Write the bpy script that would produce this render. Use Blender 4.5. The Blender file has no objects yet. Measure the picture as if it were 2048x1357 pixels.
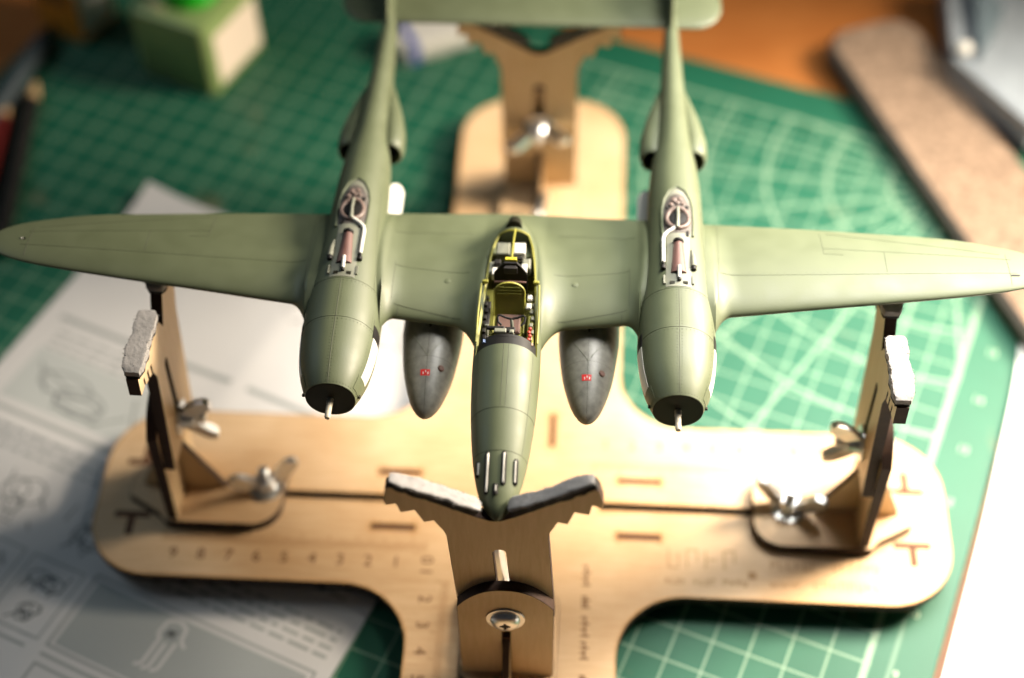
import bpy, bmesh, math, random
import numpy as np
from mathutils import Matrix, Vector, Euler

random.seed(7); rng = np.random.default_rng(7)
S = 0.01                                   # everything below is written in centimetres
sc = bpy.context.scene
COL = sc.collection
PI = math.pi

# ------------------------------------------------------------------ camera
cam_d = bpy.data.cameras.new('camera'); cam = bpy.data.objects.new('camera', cam_d); COL.objects.link(cam)
R = Matrix(((0.99821, -0.03503, 0.04845), (0.05787, 0.76977, -0.63570), (-0.01502, 0.63736, 0.77042)))
M = R.to_4x4(); M.translation = Vector((2.9134, -30.6991, 47.5869)) * S
cam.matrix_world = M
cam_d.sensor_width = 36; cam_d.lens = 54.0
cam_d.clip_start = 0.01; cam_d.clip_end = 50
cam_d.dof.use_dof = True; cam_d.dof.focus_distance = 0.463; cam_d.dof.aperture_fstop = 3.5
cam_d.dof.aperture_blades = 0
sc.camera = cam

# ------------------------------------------------------------------ light
world = bpy.data.worlds.new('World'); sc.world = world; world.use_nodes = True
bg = world.node_tree.nodes['Background']; bg.inputs[0].default_value = (0.62, 0.80, 0.92, 1); bg.inputs[1].default_value = 0.03

def area(name, loc, target, size, power, color, shape='DISK', sy=None):
    d = bpy.data.lights.new(name, 'AREA'); d.shape = shape; d.size = size * S
    if sy: d.size_y = sy * S
    d.energy = power; d.color = color
    o = bpy.data.objects.new(name, d); COL.objects.link(o)
    o.location = Vector(loc) * S
    o.rotation_euler = (Vector(target) - Vector(loc)).to_track_quat('-Z', 'Y').to_euler()
    return o
key = area('desk_lamp_light', (18, 15, 36), (13, 3, 4), 16, 0.84, (1.0, 0.97, 0.90), 'RECTANGLE', 20); key.data.spread = math.radians(80)
side = area('side_lamp_light', (43, 18, 31), (4, -6, 0), 20, 4.2, (1.0, 0.86, 0.68)); side.data.spread = math.radians(95)
area('window_light', (-70, 25, 62), (0, 0, 6), 40, 1.2, (0.72, 0.88, 1.0))

sc.view_settings.view_transform = 'Standard'; sc.view_settings.look = 'None'
sc.view_settings.exposure = 0.0; sc.view_settings.gamma = 1.0
sc.render.engine = 'CYCLES'
sc.cycles.max_bounces = 8

# ------------------------------------------------------------------ helpers
def tag(o, label=None, cat=None, group=None, kind=None):
    if label: o['label'] = label
    if cat: o['category'] = cat
    if group: o['group'] = group
    if kind: o['kind'] = kind
    return o

def link(name, me, mats, parent=None, smooth=None):
    o = bpy.data.objects.new(name, me); COL.objects.link(o)
    if not isinstance(mats, (list, tuple)): mats = [mats]
    if len(me.materials) == 0:
        for m in mats: me.materials.append(m)
    if parent is not None: o.parent = parent
    if smooth is not None:
        a = math.radians(smooth)
        bm = bmesh.new(); bm.from_mesh(me)
        for f in bm.faces: f.smooth = True
        for e in bm.edges:
            if len(e.link_faces) == 2 and e.calc_face_angle(0) > a: e.smooth = False
        bm.to_mesh(me); bm.free()
    return o

def ob(name, V, F, mats, parent=None, smooth=None, fm=None, fix=True):
    me = bpy.data.meshes.new(name)
    me.from_pydata([tuple(np.asarray(v) * S) for v in V], [], [tuple(int(i) for i in f) for f in F])
    if fm is not None: me.polygons.foreach_set('material_index', np.asarray(fm, dtype=np.int32))
    if fix:
        bm = bmesh.new(); bm.from_mesh(me); bmesh.ops.recalc_face_normals(bm, faces=bm.faces); bm.to_mesh(me); bm.free()
    me.update()
    return link(name, me, mats, parent, smooth)

def empty(name, loc=(0, 0, 0), rz=0, parent=None):
    o = bpy.data.objects.new(name, None); COL.objects.link(o); o.location = Vector(loc) * S; o.rotation_euler = (0, 0, rz)
    o.empty_display_size = 0.02
    if parent: o.parent = parent
    return o

class MB:
    """collects shapes into one mesh"""
    def __init__(s): s.V = []; s.F = []; s.M = []
    def add(s, V, F, m=0):
        n = len(s.V); s.V += [tuple(v) for v in V]; s.F += [tuple(i + n for i in f) for f in F]; s.M += [m] * len(F); return s
    def build(s, name, mats, parent=None, smooth=30, fix=True): return ob(name, s.V, s.F, mats, parent, smooth, s.M, fix)
    def box(s, c, d, rot=None, m=0, ch=0.0):
        x, y, z = [k / 2 for k in d]
        if ch > 0:
            pts = []
            for zz, i in ((-z, ch), (-z + ch, 0), (z - ch, 0), (z, ch)):
                for (a, b) in ((-1, -1), (1, -1), (1, 1), (-1, 1)): pts.append((a * (x - i), b * (y - i), zz))
            F = [(3, 2, 1, 0), (12, 13, 14, 15)]
            for k in range(3):
                for q in range(4): F.append((k * 4 + q, k * 4 + (q + 1) % 4, k * 4 + 4 + (q + 1) % 4, k * 4 + 4 + q))
        else:
            pts = [(a * x, b * y, q * z) for q in (-1, 1) for (a, b) in ((-1, -1), (1, -1), (1, 1), (-1, 1))]
            F = [(3, 2, 1, 0), (4, 5, 6, 7), (0, 1, 5, 4), (1, 2, 6, 5), (2, 3, 7, 6), (3, 0, 4, 7)]
        P = np.array(pts)
        if rot is not None: P = P @ np.array(Euler(rot).to_matrix()).T
        return s.add(P + np.array(c), F, m)
    def tube(s, path, r, n=12, m=0, cap=True):
        path = [np.array(p, float) for p in path]; rs = r if isinstance(r, (list, tuple)) else [r] * len(path)
        rings = []
        t0 = path[1] - path[0]; t0 /= np.linalg.norm(t0)
        u = np.cross(t0, (0, 0, 1.0));
        if np.linalg.norm(u) < 1e-3: u = np.cross(t0, (1.0, 0, 0))
        u /= np.linalg.norm(u)
        for i, p in enumerate(path):
            a = path[max(i - 1, 0)]; b = path[min(i + 1, len(path) - 1)]
            t = b - a; t /= np.linalg.norm(t) + 1e-12
            u = u - t * np.dot(u, t); u /= np.linalg.norm(u); w = np.cross(t, u)
            rings.append([p + rs[i] * (math.cos(q) * u + math.sin(q) * w) for q in np.linspace(0, 2 * PI, n, endpoint=False)])
        return s.loft(rings, cap, cap, m)
    def loft(s, rings, cap0=True, cap1=True, m=0, closed=True):
        n = len(rings[0]); V = [p for r in rings for p in r]; F = []
        for i in range(len(rings) - 1):
            for j in range(n if closed else n - 1):
                k = (j + 1) % n
                F.append((i * n + j, i * n + k, (i + 1) * n + k, (i + 1) * n + j))
        if cap0: F.append(tuple(range(n))[::-1])
        if cap1: F.append(tuple(range((len(rings) - 1) * n, len(rings) * n)))
        return s.add(V, F, m)
    def lathe(s, prof, c=(0, 0, 0), axis='Z', n=24, m=0):
        rings = []
        for r, h in prof:
            ring = []
            for q in np.linspace(0, 2 * PI, n, endpoint=False):
                x, y = r * math.cos(q), r * math.sin(q)
                p = {'Z': (x, y, h), 'Y': (x, h, y), 'X': (h, x, y)}[axis]
                ring.append(np.array(p) + np.array(c))
            rings.append(ring)
        return s.loft(rings, prof[0][0] > 1e-4, prof[-1][0] > 1e-4, m)
    def xform(s, mat):
        A = np.array(mat); P = np.array(s.V); s.V = [tuple(v) for v in P @ A[:3, :3].T + A[:3, 3]]; return s

def plate(name, outline, holes, thick, mats, parent=None, mat=None, bevel=0.012, smooth=30):
    """flat sheet cut from an outline with holes; local XY, z from 0 to thick; mats = (face, edge)"""
    cu = bpy.data.curves.new(name, 'CURVE'); cu.dimensions = '2D'; cu.fill_mode = 'BOTH'
    cu.extrude = max(thick / 2 - bevel, 0.001) * S
    if bevel: cu.bevel_depth = bevel * S; cu.bevel_resolution = 0; cu.offset = -bevel * S
    for poly in [outline] + list(holes):
        sp = cu.splines.new('POLY'); sp.points.add(len(poly) - 1); sp.use_cyclic_u = True
        for p, q in zip(sp.points, poly): p.co = (q[0] * S, q[1] * S, 0, 1)
    tmp = bpy.data.objects.new('tmp', cu)
    me = bpy.data.meshes.new_from_object(tmp); bpy.data.objects.remove(tmp); bpy.data.curves.remove(cu)
    me.transform(Matrix.Translation((0, 0, thick / 2 * S)))
    me.materials.clear()
    idx = [0 if abs(p.normal.z) > 0.9 else 1 for p in me.polygons]
    me.name = name
    for m in mats: me.materials.append(m)
    me.polygons.foreach_set('material_index', idx)
    if mat is not None: me.transform(Matrix.Diagonal((S, S, S, 1)) @ mat @ Matrix.Diagonal((1 / S, 1 / S, 1 / S, 1)))
    me.update()
    return link(name, me, list(mats), parent, smooth)

def text_mesh(name, body, size, mat4, material, parent):
    cu = bpy.data.curves.new(name, 'FONT'); cu.body = body; cu.size = size * S; cu.align_x = 'CENTER'; cu.align_y = 'CENTER'
    cu.extrude = 0.004 * S
    tmp = bpy.data.objects.new('tmp', cu); me = bpy.data.meshes.new_from_object(tmp)
    bpy.data.objects.remove(tmp); bpy.data.curves.remove(cu); me.name = name
    me.materials.clear(); me.transform(Matrix.Diagonal((S, S, S, 1)) @ mat4 @ Matrix.Diagonal((1 / S, 1 / S, 1 / S, 1)))
    return link(name, me, material, parent)

def rr(x0, y0, x1, y1, r, n=8):
    P = []
    for cx, cy, a in ((x1 - r, y1 - r, 0), (x0 + r, y1 - r, 90), (x0 + r, y0 + r, 180), (x1 - r, y0 + r, 270)):
        for k in range(n + 1):
            t = math.radians(a + 90 * k / n); P.append((cx + r * math.cos(t), cy + r * math.sin(t)))
    return P

def pch(xs, ys):
    xs = np.array(xs, float); ys = np.array(ys, float); h = np.diff(xs); d = np.diff(ys) / h; m = np.zeros_like(xs)
    m[0] = d[0]; m[-1] = d[-1]
    for i in range(1, len(xs) - 1):
        if d[i - 1] * d[i] > 0:
            w1 = 2 * h[i] + h[i - 1]; w2 = h[i] + 2 * h[i - 1]; m[i] = (w1 + w2) / (w1 / d[i - 1] + w2 / d[i])
    def f(x):
        x = np.clip(x, xs[0], xs[-1]); i = np.clip(np.searchsorted(xs, x) - 1, 0, len(h) - 1); t = (x - xs[i]) / h[i]
        return ((2 * t**3 - 3 * t**2 + 1) * ys[i] + (t**3 - 2 * t**2 + t) * h[i] * m[i] + (-2 * t**3 + 3 * t**2) * ys[i + 1] + (t**3 - t**2) * h[i] * m[i + 1])
    return f

# ------------------------------------------------------------------ materials
def mat(name, color, rough=0.5, metal=0.0, spec=0.5, var=0.0, vscale=60.0, bump=0.0, bscale=300.0, coat=0.0, stretch=None):
    m = bpy.data.materials.new(name); m.use_nodes = True; nt = m.node_tree; N = nt.nodes; L = nt.links
    b = N['Principled BSDF']; b.inputs['Roughness'].default_value = rough; b.inputs['Metallic'].default_value = metal
    b.inputs['Specular IOR Level'].default_value = spec; b.inputs['Base Color'].default_value = (*color, 1)
    if coat: b.inputs['Coat Weight'].default_value = coat
    tc = N.new('ShaderNodeTexCoord'); src = tc.outputs['Object']
    if stretch:
        mp = N.new('ShaderNodeMapping'); mp.inputs['Scale'].default_value = stretch; L.new(src, mp.inputs[0]); src = mp.outputs[0]
    if var:
        n = N.new('ShaderNodeTexNoise'); n.inputs['Scale'].default_value = vscale; n.inputs['Detail'].default_value = 5; L.new(src, n.inputs['Vector'])
        r = N.new('ShaderNodeMapRange'); r.inputs[1].default_value = 0.3; r.inputs[2].default_value = 0.7
        r.inputs[3].default_value = 1 - var; r.inputs[4].default_value = 1 + var; L.new(n.outputs['Fac'], r.inputs[0])
        mx = N.new('ShaderNodeMix'); mx.data_type = 'RGBA'; mx.blend_type = 'MULTIPLY'; mx.inputs[0].default_value = 1
        mx.inputs[6].default_value = (*color, 1); L.new(r.outputs[0], mx.inputs[7]); L.new(mx.outputs[2], b.inputs['Base Color'])
        rv = N.new('ShaderNodeMapRange'); rv.inputs[1].default_value = 0.3; rv.inputs[2].default_value = 0.7
        rv.inputs[3].default_value = max(rough - 0.06, 0.02); rv.inputs[4].default_value = min(rough + 0.06, 1); L.new(n.outputs['Fac'], rv.inputs[0]); L.new(rv.outputs[0], b.inputs['Roughness'])
    if bump:
        n2 = N.new('ShaderNodeTexNoise'); n2.inputs['Scale'].default_value = bscale; n2.inputs['Detail'].default_value = 4; L.new(src, n2.inputs['Vector'])
        bp = N.new('ShaderNodeBump'); bp.inputs['Strength'].default_value = bump; bp.inputs['Distance'].default_value = 0.0004; L.new(n2.outputs['Fac'], bp.inputs['Height']); L.new(bp.outputs[0], b.inputs['Normal'])
    return m

OLIVE = mat('olive_drab_paint', (0.088, 0.104, 0.055), 0.53, spec=0.5, var=0.05, vscale=140, bump=0.05, bscale=1500)
OLIVE_D = mat('dark_and_shaded_olive', (0.015, 0.0145, 0.008), 0.55, spec=0.2, var=0.1)  # dark trim colour; on the hub faces it stands for shade
GREY = mat('neutral_grey_paint', (0.172, 0.168, 0.145), 0.42, var=0.22, vscale=500, bump=0.06, bscale=1500)
PIN = mat('beige_plastic', (0.40, 0.36, 0.28), 0.5, var=.15, vscale=300)
LINE = mat('panel_line_wash', (0.042, 0.045, 0.024), 0.7)
ZINC_G = mat('zinc_chromate_paint', (0.27, 0.255, 0.035), 0.5, var=0.1, vscale=200)
ZINC_D = mat('interior_green_paint', (0.27, 0.255, 0.04), 0.5, var=0.12, vscale=200)
BLACK = mat('matt_black_plastic', (0.010, 0.009, 0.008), 0.55, spec=0.25, var=0.2, vscale=200)
BROWN = mat('brown_leather_paint', (0.105, 0.052, 0.038), 0.6, var=0.15, vscale=300)
MAROON = mat('rust_brown_paint', (0.125, 0.062, 0.052), 0.5, var=0.12, vscale=200)
PINKISH = mat('heated_metal_paint', (0.15, 0.105, 0.088), 0.45, var=0.25, vscale=250)
PALEGREY = mat('pale_grey_primer', (0.17, 0.175, 0.135), 0.5, var=0.1, vscale=200)
SILVER = mat('silver_paint', (0.62, 0.60, 0.55), 0.35, metal=0.3, var=0.1, vscale=300)
WHITE = mat('white_plastic', (0.60, 0.585, 0.54), 0.4, var=0.05, vscale=200)
RED = mat('red_decal', (0.55, 0.02, 0.02), 0.4)
REDP = mat('red_lever_paint', (0.40, 0.05, 0.03), 0.4)
STEEL = mat('zinc_plated_steel', (0.68, 0.69, 0.70), 0.36, metal=1.0, var=0.1, vscale=150)
FOAM = mat('grey_felt_pad', (0.27, 0.26, 0.255), 0.95, spec=0.1, var=0.12, vscale=500, bump=0.5, bscale=900)
FOAM_B = mat('black_foam_tape', (0.012, 0.011, 0.010), 0.9, var=0.2)
INK = mat('grey_print_ink', (0.30, 0.315, 0.31), 0.7)
INK_L = mat('light_print_ink', (0.44, 0.46, 0.45), 0.7)
INK_D = mat('dark_print_ink', (0.12, 0.13, 0.13), 0.7)
ENGRAVE = mat('laser_engraving', (0.15, 0.065, 0.02), 0.8)
ENGRAVE_F = mat('worn_laser_engraving', (0.37, 0.22, 0.10), .8)
ENGRAVE_L = mat('faint_laser_engraving', (0.34, 0.18, 0.07), 0.8)

def wood(name, base, dark, scale=(1, 14, 1), grain=70, rough=0.5, amount=0.5):
    m = bpy.data.materials.new(name); m.use_nodes = True; nt = m.node_tree; N = nt.nodes; L = nt.links
    b = N['Principled BSDF']; b.inputs['Roughness'].default_value = rough; b.inputs['Specular IOR Level'].default_value = 0.35
    tc = N.new('ShaderNodeTexCoord'); mp = N.new('ShaderNodeMapping'); mp.inputs['Scale'].default_value = scale; L.new(tc.outputs['Object'], mp.inputs[0])
    n = N.new('ShaderNodeTexNoise'); n.inputs['Scale'].default_value = grain; n.inputs['Detail'].default_value = 8; n.inputs['Roughness'].default_value = 0.65; n.inputs['Distortion'].default_value = 0.6
    L.new(mp.outputs[0], n.inputs['Vector'])
    n2 = N.new('ShaderNodeTexNoise'); n2.inputs['Scale'].default_value = 18; L.new(tc.outputs['Object'], n2.inputs['Vector'])
    ad = N.new('ShaderNodeMath'); ad.operation = 'MULTIPLY_ADD'; L.new(n2.outputs['Fac'], ad.inputs[0]); ad.inputs[1].default_value = 0.5; 
    mu = N.new('ShaderNodeMath'); mu.operation = 'MULTIPLY'; mu.inputs[1].default_value = 0.5; L.new(n.outputs['Fac'], mu.inputs[0]); L.new(mu.outputs[0], ad.inputs[2])
    cr = N.new('ShaderNodeValToRGB'); cr.color_ramp.elements[0].position = 0.5 - 0.18 / max(amount, .01) * .5; cr.color_ramp.elements[1].position = 0.5 + 0.18 / max(amount, .01) * .5
    cr.color_ramp.elements[0].color = (*dark, 1); cr.color_ramp.elements[1].color = (*base, 1)
    L.new(ad.outputs[0], cr.inputs[0])
    n3 = N.new('ShaderNodeTexNoise'); n3.inputs['Scale'].default_value = 26; n3.inputs['Detail'].default_value = 4; L.new(tc.outputs['Object'], n3.inputs['Vector'])
    r3 = N.new('ShaderNodeMapRange'); r3.inputs[1].default_value = 0.5; r3.inputs[2].default_value = 0.78; r3.inputs[4].default_value = 0.5; L.new(n3.outputs['Fac'], r3.inputs[0])
    m3 = N.new('ShaderNodeMix'); m3.data_type = 'RGBA'; L.new(r3.outputs[0], m3.inputs[0]); L.new(cr.outputs[0], m3.inputs[6]); m3.inputs[7].default_value = (dark[0] * .85, dark[1] * .72, dark[2] * .52, 1); L.new(m3.outputs[2], b.inputs['Base Color'])
    bp = N.new('ShaderNodeBump'); bp.inputs['Strength'].default_value = 0.15; bp.inputs['Distance'].default_value = 0.0003; L.new(n.outputs['Fac'], bp.inputs['Height']); L.new(bp.outputs[0], b.inputs['Normal'])
    return m
PLY = wood('birch_plywood', (0.64, 0.455, 0.275), (0.50, 0.32, 0.17), amount=0.8)
PLY_V = wood('birch_plywood_upright_grain', (0.62, 0.465, 0.28), (0.49, 0.345, 0.185), scale=(10, 10, 1), amount=0.6)
BURNT = wood('burnt_plywood_edge', (0.050, 0.022, 0.010), (0.014, 0.006, 0.004), scale=(1, 1, 8), grain=120, rough=0.75)
SCORCH = wood('scorched_plywood', (0.13, 0.050, 0.02), (0.07, 0.03, 0.012), grain=120, rough=0.75)
TABLE = wood('varnished_wood', (0.40, 0.145, 0.036), (0.31, 0.105, 0.024), scale=(1, 8, 1), grain=20, rough=0.42, amount=0.5)

def mat_green():
    m = bpy.data.materials.new('green_mat_print'); m.use_nodes = True; nt = m.node_tree; N = nt.nodes; L = nt.links
    b = N['Principled BSDF']; b.inputs['Specular IOR Level'].default_value = 0.4
    tc = N.new('ShaderNodeTexCoord'); sx = N.new('ShaderNodeSeparateXYZ'); mp = N.new('ShaderNodeMapping'); mp.inputs['Scale'].default_value = (1 / (1.27 * S),) * 3
    L.new(tc.outputs['Object'], mp.inputs[0]); L.new(mp.outputs[0], sx.inputs[0])
    def math_(op, a, b_=None, c=None):
        n = N.new('ShaderNodeMath'); n.operation = op
        for k, v in enumerate((a, b_, c)):
            if v is None: continue
            if isinstance(v, (int, float)): n.inputs[k].default_value = v
            else: L.new(v, n.inputs[k])
        return n.outputs[0]
    x, y = sx.outputs[0], sx.outputs[1]
    def near(v, w):                                   # 1 on a line of half width w at whole numbers
        f = math_('ABSOLUTE', math_('SUBTRACT', v, math_('ROUND', v))); return math_('LESS_THAN', f, w)
    grid = math_('MAXIMUM', near(x, 0.027), near(y, 0.027))
    grid5 = math_('MAXIMUM', near(math_('MULTIPLY', x, 0.5), 0.022), near(math_('MULTIPLY', y, 0.5), 0.022))
    cx, cy = math_('SUBTRACT', x, 4.0), math_('SUBTRACT', y, 20.5)
    rad = math_('SQRT', math_('ADD', math_('MULTIPLY', cx, cx), math_('MULTIPLY', cy, cy)))
    circ = near(math_('DIVIDE', rad, 2.1), 0.026)
    ang = math_('MULTIPLY', math_('ARCTAN2', cy, cx), 12 / PI)
    rays = math_('LESS_THAN', math_('MULTIPLY', math_('ABSOLUTE', math_('SUBTRACT', ang, math_('ROUND', ang))), math_('MULTIPLY', rad, PI / 12)), 0.055)
    inr = math_('MULTIPLY', math_('LESS_THAN', rad, 13.2), math_('LESS_THAN', cx, 2.2))
    proto = math_('MULTIPLY', math_('MAXIMUM', circ, rays), inr)
    border = math_('MAXIMUM', math_('LESS_THAN', math_('ABSOLUTE', math_('SUBTRACT', x, 6.0)), 0.10), math_('LESS_THAN', math_('ABSOLUTE', math_('SUBTRACT', y, 22.0)), 0.07))
    lines = math_('MAXIMUM', grid, math_('MAXIMUM', proto, border))
    inside = math_('MULTIPLY', math_('LESS_THAN', x, 6.12), math_('LESS_THAN', y, 22.12))
    lines = math_('MULTIPLY', lines, inside)
    n = N.new('ShaderNodeTexNoise'); n.inputs['Scale'].default_value = 40; n.inputs['Detail'].default_value = 6; L.new(tc.outputs['Object'], n.inputs['Vector'])
    g = N.new('ShaderNodeMix'); g.data_type = 'RGBA'; g.inputs[6].default_value = (0.003, 0.072, 0.039, 1); g.inputs[7].default_value = (0.006, 0.095, 0.051, 1); L.new(n.outputs['Fac'], g.inputs[0])
    mx = N.new('ShaderNodeMix'); mx.data_type = 'RGBA'; L.new(lines, mx.inputs[0]); L.new(g.outputs[2], mx.inputs[6]); mx.inputs[7].default_value = (0.155, 0.255, 0.17, 1)
    ns = N.new('ShaderNodeTexNoise'); ns.inputs['Scale'].default_value = 34; ns.inputs['Detail'].default_value = 3; L.new(tc.outputs['Object'], ns.inputs['Vector'])
    st = N.new('ShaderNodeMapRange'); st.inputs[1].default_value = 0.66; st.inputs[2].default_value = 0.74; st.inputs[3].default_value = 0; st.inputs[4].default_value = 0.45; L.new(ns.outputs['Fac'], st.inputs[0])
    m2 = N.new('ShaderNodeMix'); m2.data_type = 'RGBA'; L.new(st.outputs[0], m2.inputs[0]); L.new(mx.outputs[2], m2.inputs[6]); m2.inputs[7].default_value = (0.14, 0.10, 0.05, 1)
    rl = N.new('ShaderNodeMapRange'); rl.inputs[3].default_value = 0.55; rl.inputs[4].default_value = 0.45; L.new(lines, rl.inputs[0]); L.new(rl.outputs[0], b.inputs['Roughness'])
    # knife scores: thin pale streaks
    wv = N.new('ShaderNodeTexNoise'); wv.inputs['Scale'].default_value = 160; wv.inputs['Detail'].default_value = 2; ms = N.new('ShaderNodeMapping'); ms.inputs['Scale'].default_value = (1, .03, 1); ms.inputs['Rotation'].default_value = (0, 0, .5)
    L.new(tc.outputs['Object'], ms.inputs[0]); L.new(ms.outputs[0], wv.inputs['Vector'])
    sr = N.new('ShaderNodeMapRange'); sr.inputs[1].default_value = 0.70; sr.inputs[2].default_value = 0.73; sr.inputs[4].default_value = 0.35; L.new(wv.outputs['Fac'], sr.inputs[0])
    m3 = N.new('ShaderNodeMix'); m3.data_type = 'RGBA'; L.new(sr.outputs[0], m3.inputs[0]); L.new(m2.outputs[2], m3.inputs[6]); m3.inputs[7].default_value = (0.20, 0.30, 0.22, 1)
    L.new(m3.outputs[2], b.inputs['Base Color'])
    n2 = N.new('ShaderNodeTexNoise'); n2.inputs['Scale'].default_value = 900; L.new(tc.outputs['Object'], n2.inputs['Vector'])
    bp = N.new('ShaderNodeBump'); bp.inputs['Strength'].default_value = 0.25; bp.inputs['Distance'].default_value = 0.0003; L.new(n2.outputs['Fac'], bp.inputs['Height']); L.new(bp.outputs[0], b.inputs['Normal'])
    return m
MATG = mat_green()
MATPRINT = mat('mat_number_print', (0.33, 0.42, 0.29), 0.5)
PAPER_W = mat('bright_white_paper', (0.80, 0.79, 0.77), 0.7, spec=0.2, var=0.03, vscale=30)
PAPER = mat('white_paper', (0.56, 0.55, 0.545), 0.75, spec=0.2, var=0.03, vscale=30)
CORK = mat('tan_cork', (0.185, 0.13, 0.092), 0.9, spec=0.1, var=0.38, vscale=320, bump=0.8, bscale=500)
CORK_E = mat('dark_slab_edge', (0.07, 0.06, 0.05), 0.8, var=0.2)

# ------------------------------------------------------------------ setting: table and cutting mat
mb = MB(); mb.box((0, 15, -2.3), (220, 160, 4), ch=0.2)
tag(mb.build('table_top', TABLE), kind='structure')
mat_root = empty('cutting_mat', (4.80, -4.97, 0), math.radians(-20.08))
tag(mat_root, 'green self-healing cutting mat with a printed grid lying under the wooden jig', 'cutting mat')
U = 1.27
ml = plate('mat_sheet', rr(-30 * U, -16 * U, 7.75 * U, 23.7 * U, 1.0), [], 0.28, (MATG, MATG), mat_root, Matrix.Translation((0, 0, -0.28)), bevel=0.03)
for k, j in enumerate(range(-14, 22, 2)):
    text_mesh('printed_number', str((j + 14) // 2 + 1), 0.44, Matrix.Translation((6.8 * U, (j - .05) * U, 0.004)) , MATPRINT, mat_root)

# ------------------------------------------------------------------ the plywood jig
JX = 0.70
jig = empty('assembly_jig', (0, 0, 0)); 
tag(jig, 'cross-shaped laser-cut plywood jig with four upright cradles, standing on the green mat', 'jig')
ZP = 1.1; TH = 0.4
def jig_outline():
    P = []
    def arc(cx, cy, r, a0, a1, n=12):
        for k in range(n + 1):
            t = math.radians(a0 + (a1 - a0) * k / n); P.append((cx + r * math.cos(t), cy + r * math.sin(t)))
    x0, x1, y0, y1, ax, Yb, Yf, r, f = -14.62, 15.98, -3.6, 3.6, 3.57, 21.7, -17.0, 2.4, 2.4
    l, rgt = JX - ax, JX + ax
    arc(x1 - r, y1 - r, r, 0, 90); arc(rgt + f, y1 + f, f, 270, 180); arc(rgt - r, Yb - r, r, 0, 90); arc(l + r, Yb - r, r, 90, 180)
    arc(l - f, y1 + f, f, 0, -90); arc(x0 + r, y1 - r, r, 90, 180); arc(x0 + r, y0 + r, r, 180, 270); arc(l - f, y0 - f, f, 90, 0)
    arc(l + r, Yf + r, r, 180, 270); arc(rgt - r, Yf + r, r, 270, 360); arc(rgt + f, y0 - f, f, 180, 90); arc(x1 - r, y0 + r, r, 270, 360)
    return P
def rect(x0, y0, x1, y1): return [(x0, y0), (x0, y1), (x1, y1), (x1, y0)]
slots = [rect(-12.6, -0.16, -2.2, 0.16), rect(3.6, -0.16, 14.0, 0.16), rect(JX - .30, 6.2, JX - .02, 20.0), rect(JX - .13, -15, JX + .13, -3.6)]
tabs = [rect(4.22, 1.02, 5.82, 1.26), rect(4.22, -1.36, 5.80, -1.10), rect(-4.55, -1.36, -2.95, -1.10), rect(-4.50, 1.02, -2.95, 1.26), rect(1.66, 2.55, 1.88, 4.05), rect(-.52, 2.55, -.30, 4.05),
        rect(1.66, -12.5, 1.88, -11.0)]
tees = []
for sx in (-1, 1):
    for sy in (-1, 1):
        cx = JX + sx * 13.9; cy = sy * 1.14
        tees.append([(cx - .65, cy - .13), (cx - .65, cy + .13), (cx - .13, cy + .13), (cx - .13, cy + .85), (cx + .13, cy + .85), (cx + .13, cy + .13), (cx + .65, cy + .13), (cx + .65, cy - .13)] if sy > 0 else
                    [(cx - .65, cy - .13), (cx - .65, cy + .13), (cx + .65, cy + .13), (cx + .65, cy - .13), (cx + .13, cy - .13), (cx + .13, cy - .85), (cx - .13, cy - .85), (cx - .13, cy - .13)])
base = plate('base_plate', jig_outline(), slots + tabs + tees, TH, (PLY, BURNT), jig, Matrix.Translation((0, 0, ZP - TH)), bevel=0.0)
# feet below, their tabs come up through the cut-outs
def shrink(poly, d):
    P = np.array(poly); c = P.mean(0); return P
for poly in tabs + tees:
    P = np.array(poly); c = P.mean(0)
    xs = np.unique(P[:, 0]); Q = []
    a = MB()
    n = len(P)
    # inset by moving every corner along its bisector
    ins = []
    area2 = sum(P[i][0] * P[(i + 1) % n][1] - P[(i + 1) % n][0] * P[i][1] for i in range(n))
    sgn = 1 if area2 > 0 else -1
    for i in range(n):
        e0 = P[i] - P[i - 1]; e1 = P[(i + 1) % n] - P[i]; e0 = e0 / np.linalg.norm(e0); e1 = e1 / np.linalg.norm(e1)
        n0 = np.array((-e0[1], e0[0])) * sgn; n1 = np.array((-e1[1], e1[0])) * sgn
        ins.append(P[i] + (n0 + n1) / (1 + np.dot(n0, n1)) * 0.012)
    a.loft([[(p[0], p[1], 0.001) for p in ins], [(p[0], p[1], ZP - 0.025) for p in ins]])
    a.build('foot', SCORCH, jig, None)
# smoke stains of the laser round the cut-outs
SMOKE = mat('laser_smoke_stain', (0.44, 0.24, 0.085), 0.7, var=.2, vscale=200)
hb = MB()
for poly in slots[:2] + tabs:
    P = np.array(poly); x0, y0 = P.min(0); x1, y1 = P.max(0)
    n = 26; d0 = .02
    inner = [(x0 - d0, y0 - d0), (x0 - d0, y1 + d0), (x1 + d0, y1 + d0), (x1 + d0, y0 - d0)]
    for k in range(4):
        a_, b_ = np.array(inner[k]), np.array(inner[(k + 1) % 4]); L_ = np.linalg.norm(b_ - a_); m_ = max(3, int(L_ / .12)); t_ = (b_ - a_) / L_; nn_ = np.array((-t_[1], t_[0]))
        V = []
        for q_ in range(m_ + 1):
            e_ = abs(2 * q_ / m_ - 1); w_ = .03 + .05 * random.random() + .10 * e_ ** 6
            p_ = a_ + t_ * L_ * q_ / m_; V += [(p_[0], p_[1], ZP + .0015), (p_[0] + nn_[0] * w_, p_[1] + nn_[1] * w_, ZP + .0015)]
        hb.add(V, [(2 * q_, 2 * q_ + 1, 2 * q_ + 3, 2 * q_ + 2) for q_ in range(m_)])
P = np.array(jig_outline()); V = []
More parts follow.
